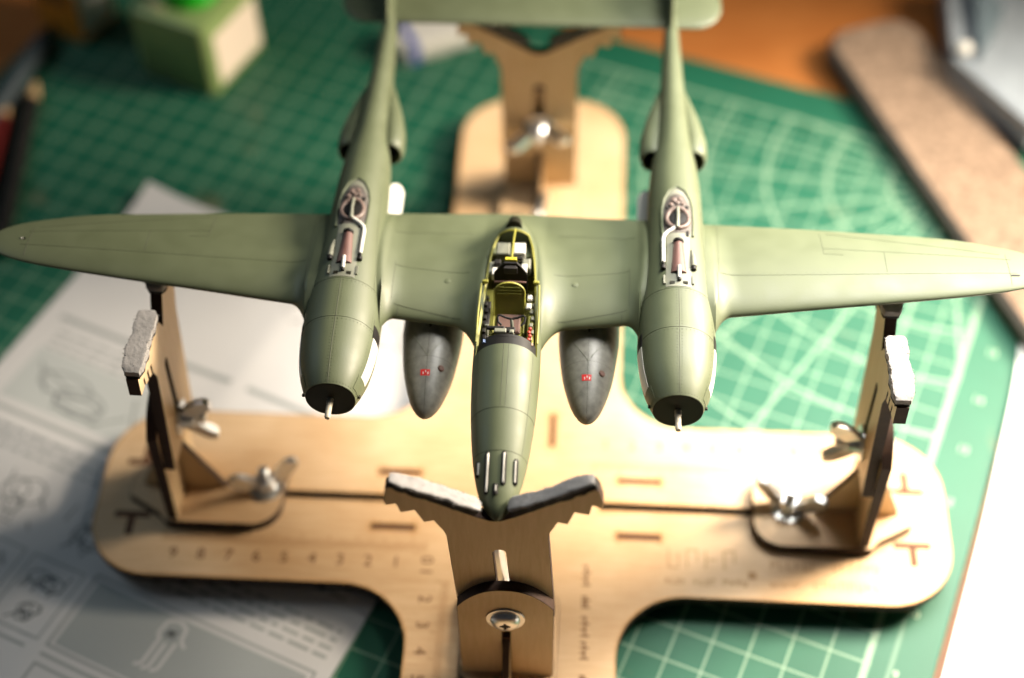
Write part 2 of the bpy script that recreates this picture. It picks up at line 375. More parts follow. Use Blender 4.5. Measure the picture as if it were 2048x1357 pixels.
for k in range(len(P)):
    e_ = P[(k + 1) % len(P)] - P[k - 1]; e_ = e_ / np.linalg.norm(e_); nn_ = np.array((-e_[1], e_[0])); w_ = .05 + .03 * random.random()
    V += [(P[k][0] + nn_[0] * .004, P[k][1] + nn_[1] * .004, ZP + .0015), (P[k][0] + nn_[0] * w_, P[k][1] + nn_[1] * w_, ZP + .0015)]
nP = len(P); hb.add(V, [(2 * k, 2 * k + 1, 2 * ((k + 1) % nP) + 1, 2 * ((k + 1) % nP)) for k in range(nP)])
o = hb.build('scorch_marks', SMOKE, base, None); o['kind'] = 'stuff'
# engraving
for k in range(9):
    text_mesh('ruler_digit', str(9 - k), 0.62, Matrix.Translation((-11.42 + k * 0.99, -2.68, ZP + .003)), ENGRAVE, base)
    text_mesh('ruler_digit', str(1 + k), 0.62, Matrix.Translation((3.75 + k * 0.99, 2.72, ZP + .003)), ENGRAVE_L, base)
text_mesh('ruler_digit', '0 1', 0.6, Matrix.Translation((-2.42, -2.78, ZP + .003)) @ Matrix.Rotation(-PI / 2, 4, 'Z'), ENGRAVE, base)
for k in range(6):
    text_mesh('ruler_digit', str(2 + k), 0.6, Matrix.Translation((-2.36 + .01 * k, -4.1 - k * 1.0, ZP + .003)) @ Matrix.Rotation(-PI / 2, 4, 'Z'), ENGRAVE, base)
tk = MB()
for k in range(96):
    h = 0.5 if k % 10 == 0 else (0.38 if k % 5 == 0 else 0.28)
    tk.box((-11.9 + k * 0.099, -1.98 + h / 2 - .2, ZP + .002), (0.028, h, 0.006)); tk.box((3.3 + k * 0.099, 1.98 - h / 2 - .05, ZP + .002), (0.028, h, 0.006))
for k in range(70):
    h = 0.5 if k % 10 == 0 else 0.28
    tk.box((-1.55 - h / 2, -3.4 - k * 0.099, ZP + .002), (h, 0.028, 0.006))
o = tk.build('ruler_ticks', ENGRAVE_L, base, None); o['kind'] = 'stuff'
# illegible engraved lines of lettering on the right arm: worn strokes of about the size seen
lt = MB()
def word(x, y, w, h, n):
    for k in range(n):
        cx = x + (k + .5) * w / n; ww = w / n * .62
        lt.box((cx - ww / 2 + .02, y, ZP + .002), (0.045, h, 0.006)); lt.box((cx, y + h / 2 * random.choice((-1, 0, 1)), ZP + .0025), (ww, 0.045, 0.006))
        if random.random() < .6: lt.box((cx + ww / 2 - .02, y + random.choice((0, h * .2)), ZP + .0015), (0.045, h * .7, 0.006))
word(5.9, -2.05, 2.6, 0.75, 4); word(5.9, -2.95, .75, .22, 4); word(6.9, -2.95, .8, .22, 4); word(7.9, -2.95, .9, .22, 4)
word(9.55, -2.15, 1.7, .32, 6); word(11.7, -2.15, 1.7, .32, 6)
lt.box((8.95, -2.62, ZP + .002), (.28, .28, .006)); word(11.0, -2.92, 2.4, .3, 8)
o = lt.build('engraved_lettering', ENGRAVE_F, base, None); o['kind'] = 'stuff'
text_mesh('engraved_word', 'www.', 0.5, Matrix.Translation((10.1, -2.92, ZP + .003)), ENGRAVE_F, base)
lt = MB()
for k, (y, h) in enumerate(((-2.9, .75), (-3.95, .4), (-4.9, .7), (-5.8, .6), (-6.9, .3))):
    for q in range(4): lt.box((3.15 + .05 * (q % 2), y + h / 2 - h * q / 3, ZP + .002), (.3 if q % 2 else .2, .06, .006))
    lt.box((3.2, y, ZP + .0025), (.05, h, .006))
lt.build('engraved_lettering', ENGRAVE, base, None)

# ---- cradle supports
def wing_nut(parent, Mx, spin, tip=0.55):
    """hub on +z, wings in the local xz plane turned by spin; Mx places it"""
    a = MB()
    a.lathe([(0.42, 0.0), (0.42, 0.05), (0.26, 0.07), (0.26, 0.10), (0.21, 0.34), (0.19, 0.36), (0.12, 0.36)], n=20)
    for s in (-1, 1):
        prof = [(0.14, 0.06), (0.34, 0.08), (0.60, 0.28), (0.80, 0.50), (0.86, 0.66), (0.78, 0.78), (0.58, 0.80), (0.38, 0.60), (0.14, 0.34)]
        r0 = [(s * x, -0.10 + 0.02 * (x > .5), z) for x, z in prof]; r1 = [(s * x, 0.10 - 0.02 * (x > .5), z) for x, z in prof]
        a.loft([r0, r1])
    a.xform(Mx @ Matrix.Rotation(spin, 4, 'Z') @ Matrix.Diagonal((1.5, 1.5, 1.5, 1)))
    a.build('wing_nut', STEEL, parent, 35)
    b = MB(); pr = []
    z = -0.9
    pr = [(0.2, -0.9)]
    for k in range(22):
        zz = -0.9 + k * (0.9 + tip) / 22; pr += [(0.2, zz), (0.178, zz + .03)]
    pr += [(0.2, tip), (0.15, tip + .05), (0.0, tip + .05)]
    b.lathe(pr, n=16); b.xform(Mx); b.build('bolt', STEEL, parent, 35)

def screw_head(parent, Mx):
    a = MB()
    a.lathe([(0.0, 0.0), (0.60, 0.0), (0.61, 0.03), (0.60, 0.06), (0.46, 0.065)], n=40)
    a.lathe([(0.47, 0.06), (0.47, 0.10), (0.44, 0.17), (0.37, 0.24), (0.27, 0.29), (0.15, 0.30), (0.12, 0.30), (0.11, 0.17), (0.0, 0.16)], n=40)
    a.xform(Mx); a.build('screw_head', STEEL, parent, 30)
    c = MB(); c.box((0, 0, .295), (.34, .07, .02)); c.box((0, 0, .296), (.07, .34, .02)); c.xform(Mx); c.build('screw_slot', BLACK, parent, None)

def felt(parent, p0, p1, width, thick, up, Mx, tape=.27, name='felt_pad'):
    """a strip of felt from p0 to p1 (cradle u,v), across the plate (w)"""
    p0 = np.array(p0); p1 = np.array(p1); d = p1 - p0; Lg = np.linalg.norm(d); d /= Lg; nrm = np.array((-d[1], d[0])) * up
    for nm, m, h0, h1, wd, ext in (('foam_tape', FOAM_B, 0.0, tape, width * .93, 0), (name, FOAM, tape - .005, tape - .005 + thick, width, .02)):
        nl, nw = 34, 10; V = []; F = []
        prof = [(-.5, h0), (-.5, (h0 + h1) / 2), (-.48, h1 - .01)] + [(-.5 + k / nw, h1) for k in range(1, nw)] + [(.48, h1 - .01), (.5, (h0 + h1) / 2), (.5, h0)]
        rings = []
        for i in range(nl + 1):
            t = i / nl; ring = []
            shr = (1 - 0.25 * max(0, abs(2 * t - 1) - .85) / .15) * (1 + .05 * math.sin(t * 13 + p0[1]) + .05 * math.sin(t * 31 + p0[0]) + random.uniform(-.03, .03))
            for (w, h) in prof:
                jit = 0.009 if h > h0 else 0
                sway = 0.028 * math.sin(t * 7 + p0[0] * 3) + .010 * math.sin(t * 19)
                s_ = -ext + (Lg + 2 * ext) * t + random.uniform(-1, 1) * jit * .5
                q = p0 + d * s_ + nrm * (h + random.uniform(-1, 1) * jit * .6 + .012 * math.sin(t * 11) * (h > h0) - .05 * (h > h0) * max(0, abs(2 * t - 1) - .9) / .1)
                ring.append((q[0], q[1], 0.2 + w * wd * shr + sway * (h > h0) + random.uniform(-1, 1) * jit * .7))
            rings.append(ring)
        a = MB(); a.loft(rings)
        if m is FOAM:
            for q_ in range(170):
                i_ = random.randrange(1, nl); e_ = random.choice((1, 2, 3, nw + 1, nw + 2, nw + 3, random.randrange(len(prof))))
                b_ = np.array(rings[i_][e_ % len(prof)]); v_ = np.array((random.uniform(-1, 1), random.uniform(-1, 1), random.uniform(-1, 1))); v_ = v_ / np.linalg.norm(v_)
                cc = np.mean(np.array(rings[i_]), 0); o_ = b_ - cc; o_ = o_ / np.linalg.norm(o_)
                a.tube([b_ - o_ * .01, b_ + (o_ * .6 + v_ * .6) * random.uniform(.03, .075)], [.009, .004], 3)
        a.xform(Mx); a.build(nm, m, parent, 60)

cr_half = [(1.5, 4.12), (1.55, 4.36), (1.80, 4.93), (2.08, 4.84), (2.30, 5.46), (2.48, 5.40), (2.72, 5.34), (2.80, 5.82), (3.10, 5.72), (3.13, 5.95), (3.03, 6.55), (2.9, 6.62)]
def cradle_outline(bottom):
    Rr = [(0.0, 4.95), (0.25, 4.98)]
    right = [(1.5, bottom)] + cr_half + [(1.8, 5.95), (0.6, 5.20), (0.15, 4.97)]
    left = [(-x, y) for x, y in reversed(right)]
    return right + left
def flat_cradle(bottom, u0):
    right = [(.55, .0), (3.0, .0), (3.05, -.72), (2.62, -.78), (2.62, -.48), (2.50, -.48), (2.50, -.86), (2.22, -.98), (2.22, -.62), (2.08, -.62), (2.08, -1.04), (1.86, -1.16), (1.86, -.8), (1.72, -.8), (1.72, -1.24), (1.5, -1.75)]
    R_ = [(u0 + x, y + 5.25) for x, y in right] + [(1.5, bottom)]
    L_ = [(u0 - x, y + 5.25) for x, y in right] + [(-1.5, bottom)]
    return [(u0, 5.25 - 1.0)] + R_ + L_[::-1]
def stadium(w, y0, y1, x=0):
    P = []
    for k in range(9): t = PI * k / 8; P.append((x + w * math.cos(t), y1 + w * math.sin(t)))
    for k in range(9): t = PI + PI * k / 8; P.append((x + w * math.cos(t), y0 + w * math.sin(t)))
    return P

def support(loc, rz, lean, twist, bolt_z, drop, inner, outer, felt_mat_up, nut_spin, base_bolt, label, cut_out=True, flat=None, base_spin=1.3):
    """local: x = u across, y = inward, z = up; origin on the base plate at the upright's inner face"""
    T0 = Matrix.Translation(loc) @ Matrix.Rotation(rz, 4, 'Z')
    hw = 1.6
    r = 1.0
    out = []
    for cx, cy, a0 in ((hw - r, inner - r, 0), (-hw + r, inner - r, 90)):
        for k in range(9): t = math.radians(a0 + 90 * k / 8); out.append((cx + r * math.cos(t), cy + r * math.sin(t)))
    out += [(-hw, -0.45), (-hw + .35, -.75), (-.55, -outer), (.55, -outer), (hw - .35, -.75), (hw, -0.45)]
    part = plate('cradle_support', out, [rect(-.09, .1, .09, .9)], 0.4, (PLY, BURNT), jig, T0 @ Matrix.Translation((0, 0, ZP + .002)), bevel=0.02)
    part['label'] = label
    zb = ZP + 0.4
    T = T0 @ Matrix.Translation((0, 0, zb)) @ Matrix.Rotation(lean, 4, 'X')
    bz = bolt_z - zb
    # upright: local plate xy -> (u, z); its thickness runs outward
    up = Matrix(((1, 0, 0, 0), (0, 0, -1, 0), (0, 1, 0, 0), (0, 0, 0, 1)))       # plate x->u, y->z, z-> -y (outward)
    o = [(-1.5, 0), (1.5, 0), (1.5, bz + .62)]
    for k in range(1, 14):
        x = 1.5 - 3.0 * k / 14; o.append((x, bz + .62 + 1.05 * (1 - abs(x / 1.5) ** 2.4)))
    o.append((-1.5, bz + .62))
    plate('upright', o, [rect(-.13, 0.25, .13, bz - .85)], 0.36, (PLY_V, BURNT), part, T @ up, bevel=0.015)
    # gusset: one piece through the slot, inside and outside triangles
    gm = Matrix(((0, 0, 1, -0.115), (1, 0, 0, 0), (0, 1, 0, 0), (0, 0, 0, 1)))      # plate x->y(inward), y->z, z->u
    g_in = [(0.0, 0.0), (1.55, 0.0), (1.5, .12), (0.0, 3.1)]
    plate('gusset', g_in, [], 0.23, (PLY_V, BURNT), part, T @ gm @ Matrix.Translation((.003, .003, 0)), bevel=0.01)
    g_out = [(-0.37, 0.0), (-1.5, 0.0), (-1.45, .15), (-.75, 1.9), (-0.37, 2.4)]
    if cut_out: plate('gusset', g_out, [], 0.23, (PLY_V, BURNT), part, T @ gm @ Matrix.Translation((0, .003, 0)), bevel=0.01)
    tb = MB(); tb.box((0, -.18, (bz - 1.25 + .3) / 2), (.235, .355, bz - 1.25 - .3)); tb.xform(T); tb.build('gusset_tab', SCORCH, part, None)
    # cradle: inward of the upright
    Tc = T @ Matrix.Translation((0, 0.004, bz)) @ Matrix.Rotation(twist, 4, 'Y')
    cm = Matrix(((1, 0, 0, 0), (0, 0, 1, 0), (0, 1, 0, -drop), (0, 0, 0, 1)))      # plate x->u, y->z, z->+y (inward)
    if flat is None:
        plate('cradle', cradle_outline(-0.5), [stadium(0.2, 0.35, 3.2)], 0.38, (PLY_V, BURNT), part, Tc @ cm, bevel=0.015)
        felt(part, (0.55, 5.20), (3.0, 6.60), 0.44, 0.09, 1, Tc @ cm)
        felt(part, (-0.55, 5.20), (-3.0, 6.60), 0.44, 0.09, -1, Tc @ cm)
    else:
        plate('cradle', flat_cradle(-1.0, flat), [stadium(0.17, 0.35, 3.0)], 0.38, (PLY_V, BURNT), part, Tc @ cm, bevel=0.0)
        felt(part, (flat + 0.5, 5.25), (flat + 2.95, 5.25), 0.66, 0.26, 1, Tc @ cm, .14)
        felt(part, (flat - 0.5, 5.25), (flat - 2.95, 5.25), 0.66, 0.26, -1, Tc @ cm, .14)
    # bolt, nut inside, head outside
    nm = Matrix(((1, 0, 0, 0), (0, 0, 1, .385), (0, -1, 0, 0), (0, 0, 0, 1)))
    wing_nut(part, T @ Matrix.Translation((0, 0, bz)) @ nm, nut_spin, tip=.85)
    hm = Matrix(((1, 0, 0, 0), (0, 0, -1, -.362), (0, 1, 0, 0), (0, 0, 0, 1)))
    screw_head(part, T @ Matrix.Translation((0, 0, bz)) @ hm)
    if base_bolt: wing_nut(part, T0 @ Matrix.Translation((0, base_bolt, zb)), base_spin, tip=1.05)
    return part
# u axis right when looking inward
sup_f = support((JX, -6.64, 0), 0, 0, math.radians(-2.6), 5.2, 0.0, 3.2, 1.4, 0, 1.25, 2.3, 'near cradle support with two felt strips under the nose')
sup_r = support((12.64, -0.02, 0), PI / 2, math.radians(-0.3), 0, 5.6, 0.0, 3.6, 1.95, 0, 1.42, 2.35, 'cradle support on the bright arm, pale felt', flat=.5, base_spin=1.2)
sup_l = support((-11.40, -0.02, 0), -PI / 2, math.radians(-1.9), 0, 5.6, 0.0, 3.6, 1.95, 0, -1.42, 2.95, 'cradle support on the shaded arm, dark felt', flat=-.5, base_spin=2.0)
sup_b = support((JX, 15.9, 0), PI, 0, 0, 5.1, 1.15, 3.4, 1.6, 0, 0.25, 2.7, 'far cradle support under the tailplane')

# ------------------------------------------------------------------ the model aircraft
AC = empty('model_aircraft', (0.5, -3.07, 11.0), math.radians(0.25))
tag(AC, 'unfinished twin-boom olive drab model fighter aircraft resting on the jig cradles, open cockpit, no propellers', 'model aircraft')
BX = 5.2
nw_ = pch([0, .12, .35, 1.0, 1.6, 2.2, 3.0, 4.5, 6, 7.3, 9, 10.0, 11.0, 13.2, 15.5, 17.5, 20], [.755, .80, .89, 1.07, 1.15, 1.19, 1.20, 1.12, 1.0, .93, .86, .78, .62, .475, .36, .26, .10])
nt_ = pch([0, .12, .35, 1.0, 2.2, 3.6, 5, 6.6, 8, 10, 13, 16, 18, 20], [.775, .83, .92, 1.08, 1.22, 1.31, 1.34, 1.34, 1.26, 1.05, .80, .64, .55, .38])
nb_ = pch([0, .12, .35, 1.0, 2.2, 4, 8, 10, 13, 16, 18, 20], [-.775, -.84, -.96, -1.2, -1.42, -1.45, -1.25, -1.05, -.78, -.6, -.52, -.36])
def nac(y, th, off=0.0, e=2.15):
    w = nw_(y) + off; t = nt_(y) + off; b = nb_(y) - off; zc = (t + b) / 2; h = (t - b) / 2
    c, s = math.cos(th), math.sin(th)
    return (math.copysign(abs(c) ** (2 / e), c) * w, y, zc + math.copysign(abs(s) ** (2 / e), s) * h)
def nac_top(x, y, off=0.0, e=2.15):
    w = nw_(y) + off; t = nt_(y) + off; b = nb_(y) - off; zc = (t + b) / 2; h = (t - b) / 2
    q = np.clip(1 - np.clip(abs(x) / w, 0, 1) ** e, 0, 1); return zc + h * q ** (1 / e)

pw_ = pch([-3.62, -3.5, -3.27, -3.0, -2.6, -2.1, -1.15, .25, 1.7, 3.2, 4.2, 5.0, 5.8, 6.5, 7.2, 7.7], [.04, .20, .38, .53, .65, .76, .89, 1.0, 1.04, 1.02, .99, .94, .84, .64, .34, .06])
pt_ = pch([-3.62, -3.5, -3.27, -3.0, -2.6, -2.1, -1.15, .25, 1.6, 3.2, 5.0, 6.5, 7.2, 7.7], [-.68, -.50, -.32, -.17, .0, .20, .48, .79, .98, 1.10, 1.10, .92, .55, .0])
pb_ = pch([-3.62, -3.5, -3.27, -3.0, -2.1, -1.15, .25, 1.7, 4, 6, 7.2, 7.7], [-.74, -.88, -1.0, -1.1, -1.27, -1.36, -1.42, -1.42, -1.35, -1.1, -.7, -.4])
def pod(y, th, off=0.0, e=2.1):
    w = pw_(y) + off; t = pt_(y) + off; b = pb_(y) - off; zc = (t + b) / 2; h = (t - b) / 2
    c, s = math.cos(th), math.sin(th)
    return (math.copysign(abs(c) ** (2 / e), c) * w, y, zc + math.copysign(abs(s) ** (2 / e), s) * h)

# wing planform and section
LEx = [0, 1.0, 2.5, 4.0, 7.3, 9.8, 12.5, 14.6, 15.4, 15.95, 16.35, 16.6, 16.72]
LEy = [3.05, 3.10, 3.18, 3.27, 3.50, 3.70, 3.90, 4.10, 4.22, 4.36, 4.56, 4.80, 5.05]
TEx = [0, .6, 2.4, 4.1, 6.2, 9.0, 11.7, 13.7, 15.08, 15.85, 16.25, 16.5, 16.72]
TEy = [8.42, 8.36, 8.10, 7.90, 7.60, 7.25, 6.86, 6.54, 6.15, 5.86, 5.62, 5.40, 5.10]
fLE, fTE = pch(LEx, LEy), pch(TEx, TEy)
def le(x):
    d = abs(x) - 1.0; v = float(fLE(abs(x)))
    if d < 0.85: v -= 0.85 * (1 - max(d, 0) / .85) ** 2.6
    d2 = (BX - 1.17) - abs(x)
    if 0 <= d2 < .45: v -= .55 * (1 - d2 / .45) ** 2.4
    d3 = abs(x) - (BX + 1.17)
    if 0 <= d3 < .55: v -= .60 * (1 - d3 / .55) ** 2.4
    if -1.2 < d3 < 0: v -= .6
    return v
def zc_(x): return 0.10 + 0.092 * (abs(x) - 5.2)
def naca(c): return 5 * (.2969 * np.sqrt(c) - .126 * c - .3516 * c**2 + .2843 * c**3 - .1036 * c**4)
def fillet(x, y):
    """the wing skin sweeps up into the pod and the nacelles"""
    f = 0.0
    d = abs(x) - float(pw_(y)); r = 1.1
    if d < r: f += 0.34 * (1 - max(d, 0) / r) ** 2.4
    d = abs(abs(x) - BX) - float(nw_(y)); r = .9
    if d < r: f += 0.30 * (1 - max(d, 0) / r) ** 2.4
    return f
def wing_pt(x, c, top, off=0.0):
    l, t = le(x), float(fTE(abs(x))); ch = t - l
    tipk = math.sqrt(max(0.0, 1 - (max(abs(x) - 14.6, 0) / 2.12) ** 2.4))
    tc = (0.150 - 0.05 * abs(x) / 16.7) * float(fTE(abs(x)) - fLE(abs(x)))
    y = l + ch * c; yt = naca(c) * tc * (.15 + .85 * tipk) + 0.010
    camb = 0.055 * ch * (4 * c * (1 - c)) * .5
    z = zc_(x) + camb - 0.035 * ch * (c - .3) + (yt if top else -yt * .85)
    if top: z += fillet(x, y) * min(1, 4 * c * (1 - c) * 1.5 + .05) 
    return np.array((x, y, z + (off if top else -off)))
def wing(sign):
    xs = np.unique(np.concatenate([np.linspace(.80, 2.1, 20), np.linspace(2.1, 3.4, 8), np.linspace(3.4, 4.2, 14), np.linspace(4.2, 6.3, 6), np.linspace(6.3, 7.3, 16), np.linspace(7.3, 14.5, 24), 14.5 + 2.2 * np.sin(np.linspace(0, PI / 2, 22))]))
    xs = xs[xs < 16.71]
    n = 30; cs = (1 - np.cos(np.linspace(0, PI, n))) / 2
    rings = []
    for x in xs:
        ring = [wing_pt(sign * x, c, True) for c in cs] + [wing_pt(sign * x, c, False) for c in cs[::-1][1:-1]]
        rings.append(ring)
    a = MB(); a.loft(rings); return a
def ribbon(mb_, pts, w=0.022):
    """a thin dark strip through surface points with normals roughly along 'up'"""
    pts = [np.array(p, float) for p in pts]
    for i in range(len(pts) - 1):
        t = pts[i + 1] - pts[i]
        if np.linalg.norm(t) < 1e-6: continue
        mb_.tube([pts[i], pts[i + 1]], w / 2, n=4, cap=False)
for sg in (-1, 1):
    w = wing(sg).build('wing', OLIVE, AC, 50)
    pl = MB()
    def W(x, y, off=0.0):
        l, t = le(sg * x), float(fTE(x)); c = (y - l) / (t - l); return wing_pt(sg * x, min(max(c, .004), .996), True, off)
    def wl(p, q, n=24): ribbon(pl, [W(p[0] + (q[0] - p[0]) * k / n, p[1] + (q[1] - p[1]) * k / n, .0) for k in range(n + 1)], .015)
    wl((6.55, 4.92), (15.6, 4.84), 40); wl((6.45, 3.75), (6.45, 4.92)); wl((6.50, 4.92), (6.55, 7.4))
    wl((9.80, 6.95), (9.84, 5.85)); wl((9.84, 5.85), (10.42, 5.78), 8); wl((9.84, 6.12), (15.5, 5.45), 30); wl((11.70, 5.90), (11.70, 4.93)); wl((15.4, 4.4), (15.38, 5.7))
    wl((1.5, 3.25), (3.65, 3.60)); wl((3.72, 3.72), (3.72, 5.25)); wl((1.35, 4.95), (3.72, 5.1)); wl((3.5, 3.5), (3.5, 3.2), 6); wl((1.4, 7.0), (3.9, 6.75)); wl((10.0, 6.9), (15.2, 5.7), 30)
    o = pl.build('panel_lines', LINE, w, None); o['kind'] = 'stuff'
    rv = MB()
    for k in range(34):
        p = W(1.6 + k * .06, 3.25 + k * .0098); rv.box(p, (.018, .018, .012))
    for k in range(40):
        p = W(6.8 + k * .22, 4.99); rv.box(p, (.016, .016, .01))
    o = rv.build('rivets', LINE, w, None); o['kind'] = 'stuff'
    hb = MB(); hb.lathe([(0, -.02), (.1, -.02), (.1, .012), (.085, .016), (0, .016)], W(2.02, 4.62), n=16); hb.build('access_cap', OLIVE, w, 30)
    if sg < 0:
        p = W(15.55, 5.1); q = MB(); q.box(p, (.09, .07, .03)); q.build('light_recess', BLACK, w, None)
        q = MB(); q.box(p + np.array((-.075, 0, .005)), (.05, .06, .05)); q.build('navigation_light', SILVER, w, None)
    else:
        p = W(15.55, 4.75); q = MB(); q.box(p, (.26, .05, .03), m=0); q.build('light_recess', BLACK, w, None)
# centre section behind the cockpit
a = MB(); rings = []
for x in np.linspace(-.82, .82, 15):
    cs = np.linspace(.55, 1, 10)
    rings.append([wing_pt(x, c, True) for c in cs] + [wing_pt(x, c, False) for c in cs[::-1]])
a.loft(rings); a.build('centre_section', OLIVE, AC, 50)

# booms with engine nacelles
def boom(sg):
    cx = sg * BX
    off = np.array((cx, 0, 0))
    ys = np.unique(np.concatenate([[0, .03, .07, .12, .2, .35, .5], np.linspace(.7, 4, 18), np.linspace(4.2, 11, 30), np.linspace(11.3, 20, 24)]))
    th = np.linspace(0, 2 * PI, 64, endpoint=False)
    a = MB(); rings = [[np.array(nac(y, t)) + off for t in th] for y in ys]
    a.loft(rings, True, True); body = a.build('boom', OLIVE, AC, 40)
    # face of the hub, its shade put into the near-black colour
    f = MB(); f.lathe([(0, -.012), (.735, -.012), (.752, -.002), (.752, .01)], off, 'Y', 48); f.build('hub_face', OLIVE_D, body, 30)
    p = MB(); p.lathe([(.0, -.72), (.072, -.72), (.092, -.67), (.092, -.50), (.082, -.47), (.092, -.44), (.092, -.2), (.105, -.18), (.105, 0)], off, 'Y', 20)
    p.build('propeller_pin', PIN, body, 30)
    # panel lines and rivets
    pl = MB(); rv = MB()
    def P(y, t, o=0.0): return np.array(nac(y, t, o)) + off
    for y in (2.25, 3.72):
        ribbon(pl, [P(y, t) for t in np.linspace(.15, PI - .15, 40)], .015)
        for t in np.linspace(.3, PI - .3, 26): rv.box(P(y - .08, t), (.019, .019, .014))
    ribbon(pl, [P(y, PI / 2) for y in np.linspace(.03, 3.72, 30)], .015)
    for y in np.linspace(.1, 3.65, 34):
        for d in (-.05, .05): rv.box(P(y, PI / 2 + d), (.018, .018, .013))
    for t in np.linspace(.1, PI - .1, 24): rv.box(P(.07, t), (.020, .020, .014))
    for y in np.linspace(.3, 3.6, 26):
        for t in (.55, PI - .55): rv.box(P(y, t), (.015, .015, .011))
    for sx in (-1, 1):
        ribbon(pl, [P(y, PI / 2 - sx * .95) for y in np.linspace(3.72, 8.0, 26)], .014)
        ribbon(pl, [P(2.25, PI / 2 - sx * 1.1), P(2.7, PI / 2 - sx * 1.12)], .014)
    o = pl.build('panel_lines', LINE, body, None); o['kind'] = 'stuff'
    o = rv.build('rivets', LINE, body, None); o['kind'] = 'stuff'
    # exhaust recesses on both cheeks
    for sx in (1, -1):
        def patch(y0, y1, t0, t1, o, m, name, nn=10):
            V = []; F = []
            for o_ in (o - .05, o):
                for i in range(nn + 1):
                    for j in range(7):
                        t = t0 + (t1 - t0) * j / 6; q = P(y0 + (y1 - y0) * i / nn, t if sx > 0 else PI - t, o_); V.append(q)
            n1 = (nn + 1) * 7
            for i in range(nn):
                for j in range(6):
                    k = i * 7 + j; F.append((n1 + k, n1 + k + 1, n1 + k + 8, n1 + k + 7)); F.append((k, k + 7, k + 8, k + 1))
            for i in range(nn): F.append((i * 7, n1 + i * 7, n1 + i * 7 + 7, i * 7 + 7)); F.append((i * 7 + 6, i * 7 + 13, n1 + i * 7 + 13, n1 + i * 7 + 6))
            for j in range(6): F.append((j, j + 1, n1 + j + 1, n1 + j)); k = nn * 7 + j; F.append((k, n1 + k, n1 + k + 1, k + 1))
            return ob(name, V, F, m, body, 40)
        patch(.55, 2.05, -.02, .40, .018, WHITE, 'exhaust_cover')
        patch(2.05, 2.5, -.05, .44, .016, BLACK, 'exhaust_opening')
        patch(.12, .55, -.1, .52, .014, OLIVE, 'cowl_blister')
        b = MB(); b.lathe([(0, -.06), (.045, -.04), (.05, 0), (.045, .04), (0, .06)], P(.16, -.05 if sx > 0 else PI + .05, .03), 'Y', 12); b.build('cowl_fastener', OLIVE_D, body, 40)
    # radiator housings on the flanks
    for sx in (-1, 1):
        st = [(10.65, .70, .40, .50), (10.9, .72, .44, .54), (11.4, .71, .44, .54), (12.1, .64, .40, .48), (13.0, .52, .30, .38), (13.8, .42, .16, .24), (14.4, .36, .03, .06)]
        fo = pch([s_[0] for s_ in st], [s_[1] for s_ in st]); fw = pch([s_[0] for s_ in st], [s_[2] for s_ in st]); fh = pch([s_[0] for s_ in st], [s_[3] for s_ in st])
        rings = []
        def ring(y, k=1.0): return [np.array((sx * fo(y) + k * fw(y) * math.cos(t), y, -.05 + k * fh(y) * math.sin(t))) + off for t in np.linspace(0, 2 * PI, 28, endpoint=False)]
        rings = [ring(11.3, .6), ring(10.9, .78), ring(10.68, .86), ring(10.65, .93), ring(10.69, 1.0)] + [ring(y) for y in np.linspace(10.9, 14.35, 16)]
        a = MB(); a.loft(rings, False, True); hs = a.build('radiator_housing', OLIVE, body, 45)
        a = MB(); a.loft([ring(11.25, .66), ring(11.28, .66)]); a.build('radiator_core', BLACK, hs, None)
    # supercharger bay on the back of the boom
    inn = -sg                                                  # towards the pod
    def T(x, y, o=0.0): return np.array((cx + x, y, float(nac_top(x, y)) + o))
    def deck(outl, o, m, name, parent=body, lift=.0):
        # patch laid over the boom's back: outl = half width as a function of y
        V = []; F = []; nn = len(outl)
        for o_ in (o - .06, o):
            for (y, hw) in outl:
                for j in range(9): V.append(T(hw * (j - 4) / 4, y, o_))
        n1 = nn * 9
        for i in range(nn - 1):
            for j in range(8): k = i * 9 + j; F.append((n1 + k, n1 + k + 1, n1 + k + 10, n1 + k + 9))
            F.append((i * 9, n1 + i * 9, n1 + i * 9 + 9, i * 9 + 9)); F.append((i * 9 + 8, i * 9 + 17, n1 + i * 9 + 17, n1 + i * 9 + 8))
        for j in range(8): F.append((j, j + 1, n1 + j + 1, n1 + j)); k = (nn - 1) * 9 + j; F.append((k, n1 + k, n1 + k + 1, k + 1))
        return ob(name, V, F, m, parent, 40)
    bay = deck([(3.78, .40), (4.2, .40), (5.2, .36), (5.9, .36), (6.0, .44), (6.4, .46), (7.0, .46), (7.4, .42), (7.8, .32), (8.05, .16), (8.12, .02)], .012, PALEGREY, 'supercharger_bay')
    deck([(6.02, .40), (6.4, .44), (7.0, .44), (7.4, .38), (7.7, .22), (7.78, .05)], .022, mat('dark_bay_paint', (.075, .062, .055), .6, var=.2, vscale=200) if sg < 0 else bpy.data.materials['dark_bay_paint'], 'bay_floor', bay)
    rim = MB(); ol = [(5.95, .47), (6.5, .50), (7.2, .49), (7.6, .42), (7.95, .26), (8.15, .0)]
    pts = [T(-h, y, .03) for y, h in ol] + [T(h, y, .03) for y, h in ol[::-1]]
    rim.tube(pts, .045, 8); rim.build('bay_rim', OLIVE, bay, 40)
    tq = MB()
    c0 = T(0, 6.62, .03)
    pth = [c0 + np.array((.34 * math.cos(t), .43 * math.sin(t), -.05 * math.cos(t) ** 2)) for t in np.linspace(0, 2 * PI, 33)]
    tq.tube(pth, .085, 10, cap=False); tq.build('turbine_ring', PINKISH, bay, 40)
    q = MB(); q.lathe([(0, -.04), (.29, -.04), (.29, .02), (.24, .03), (.1, .05), (0, .05)], c0, n=24); q.build('turbine_disc', BLACK, bay, 35)
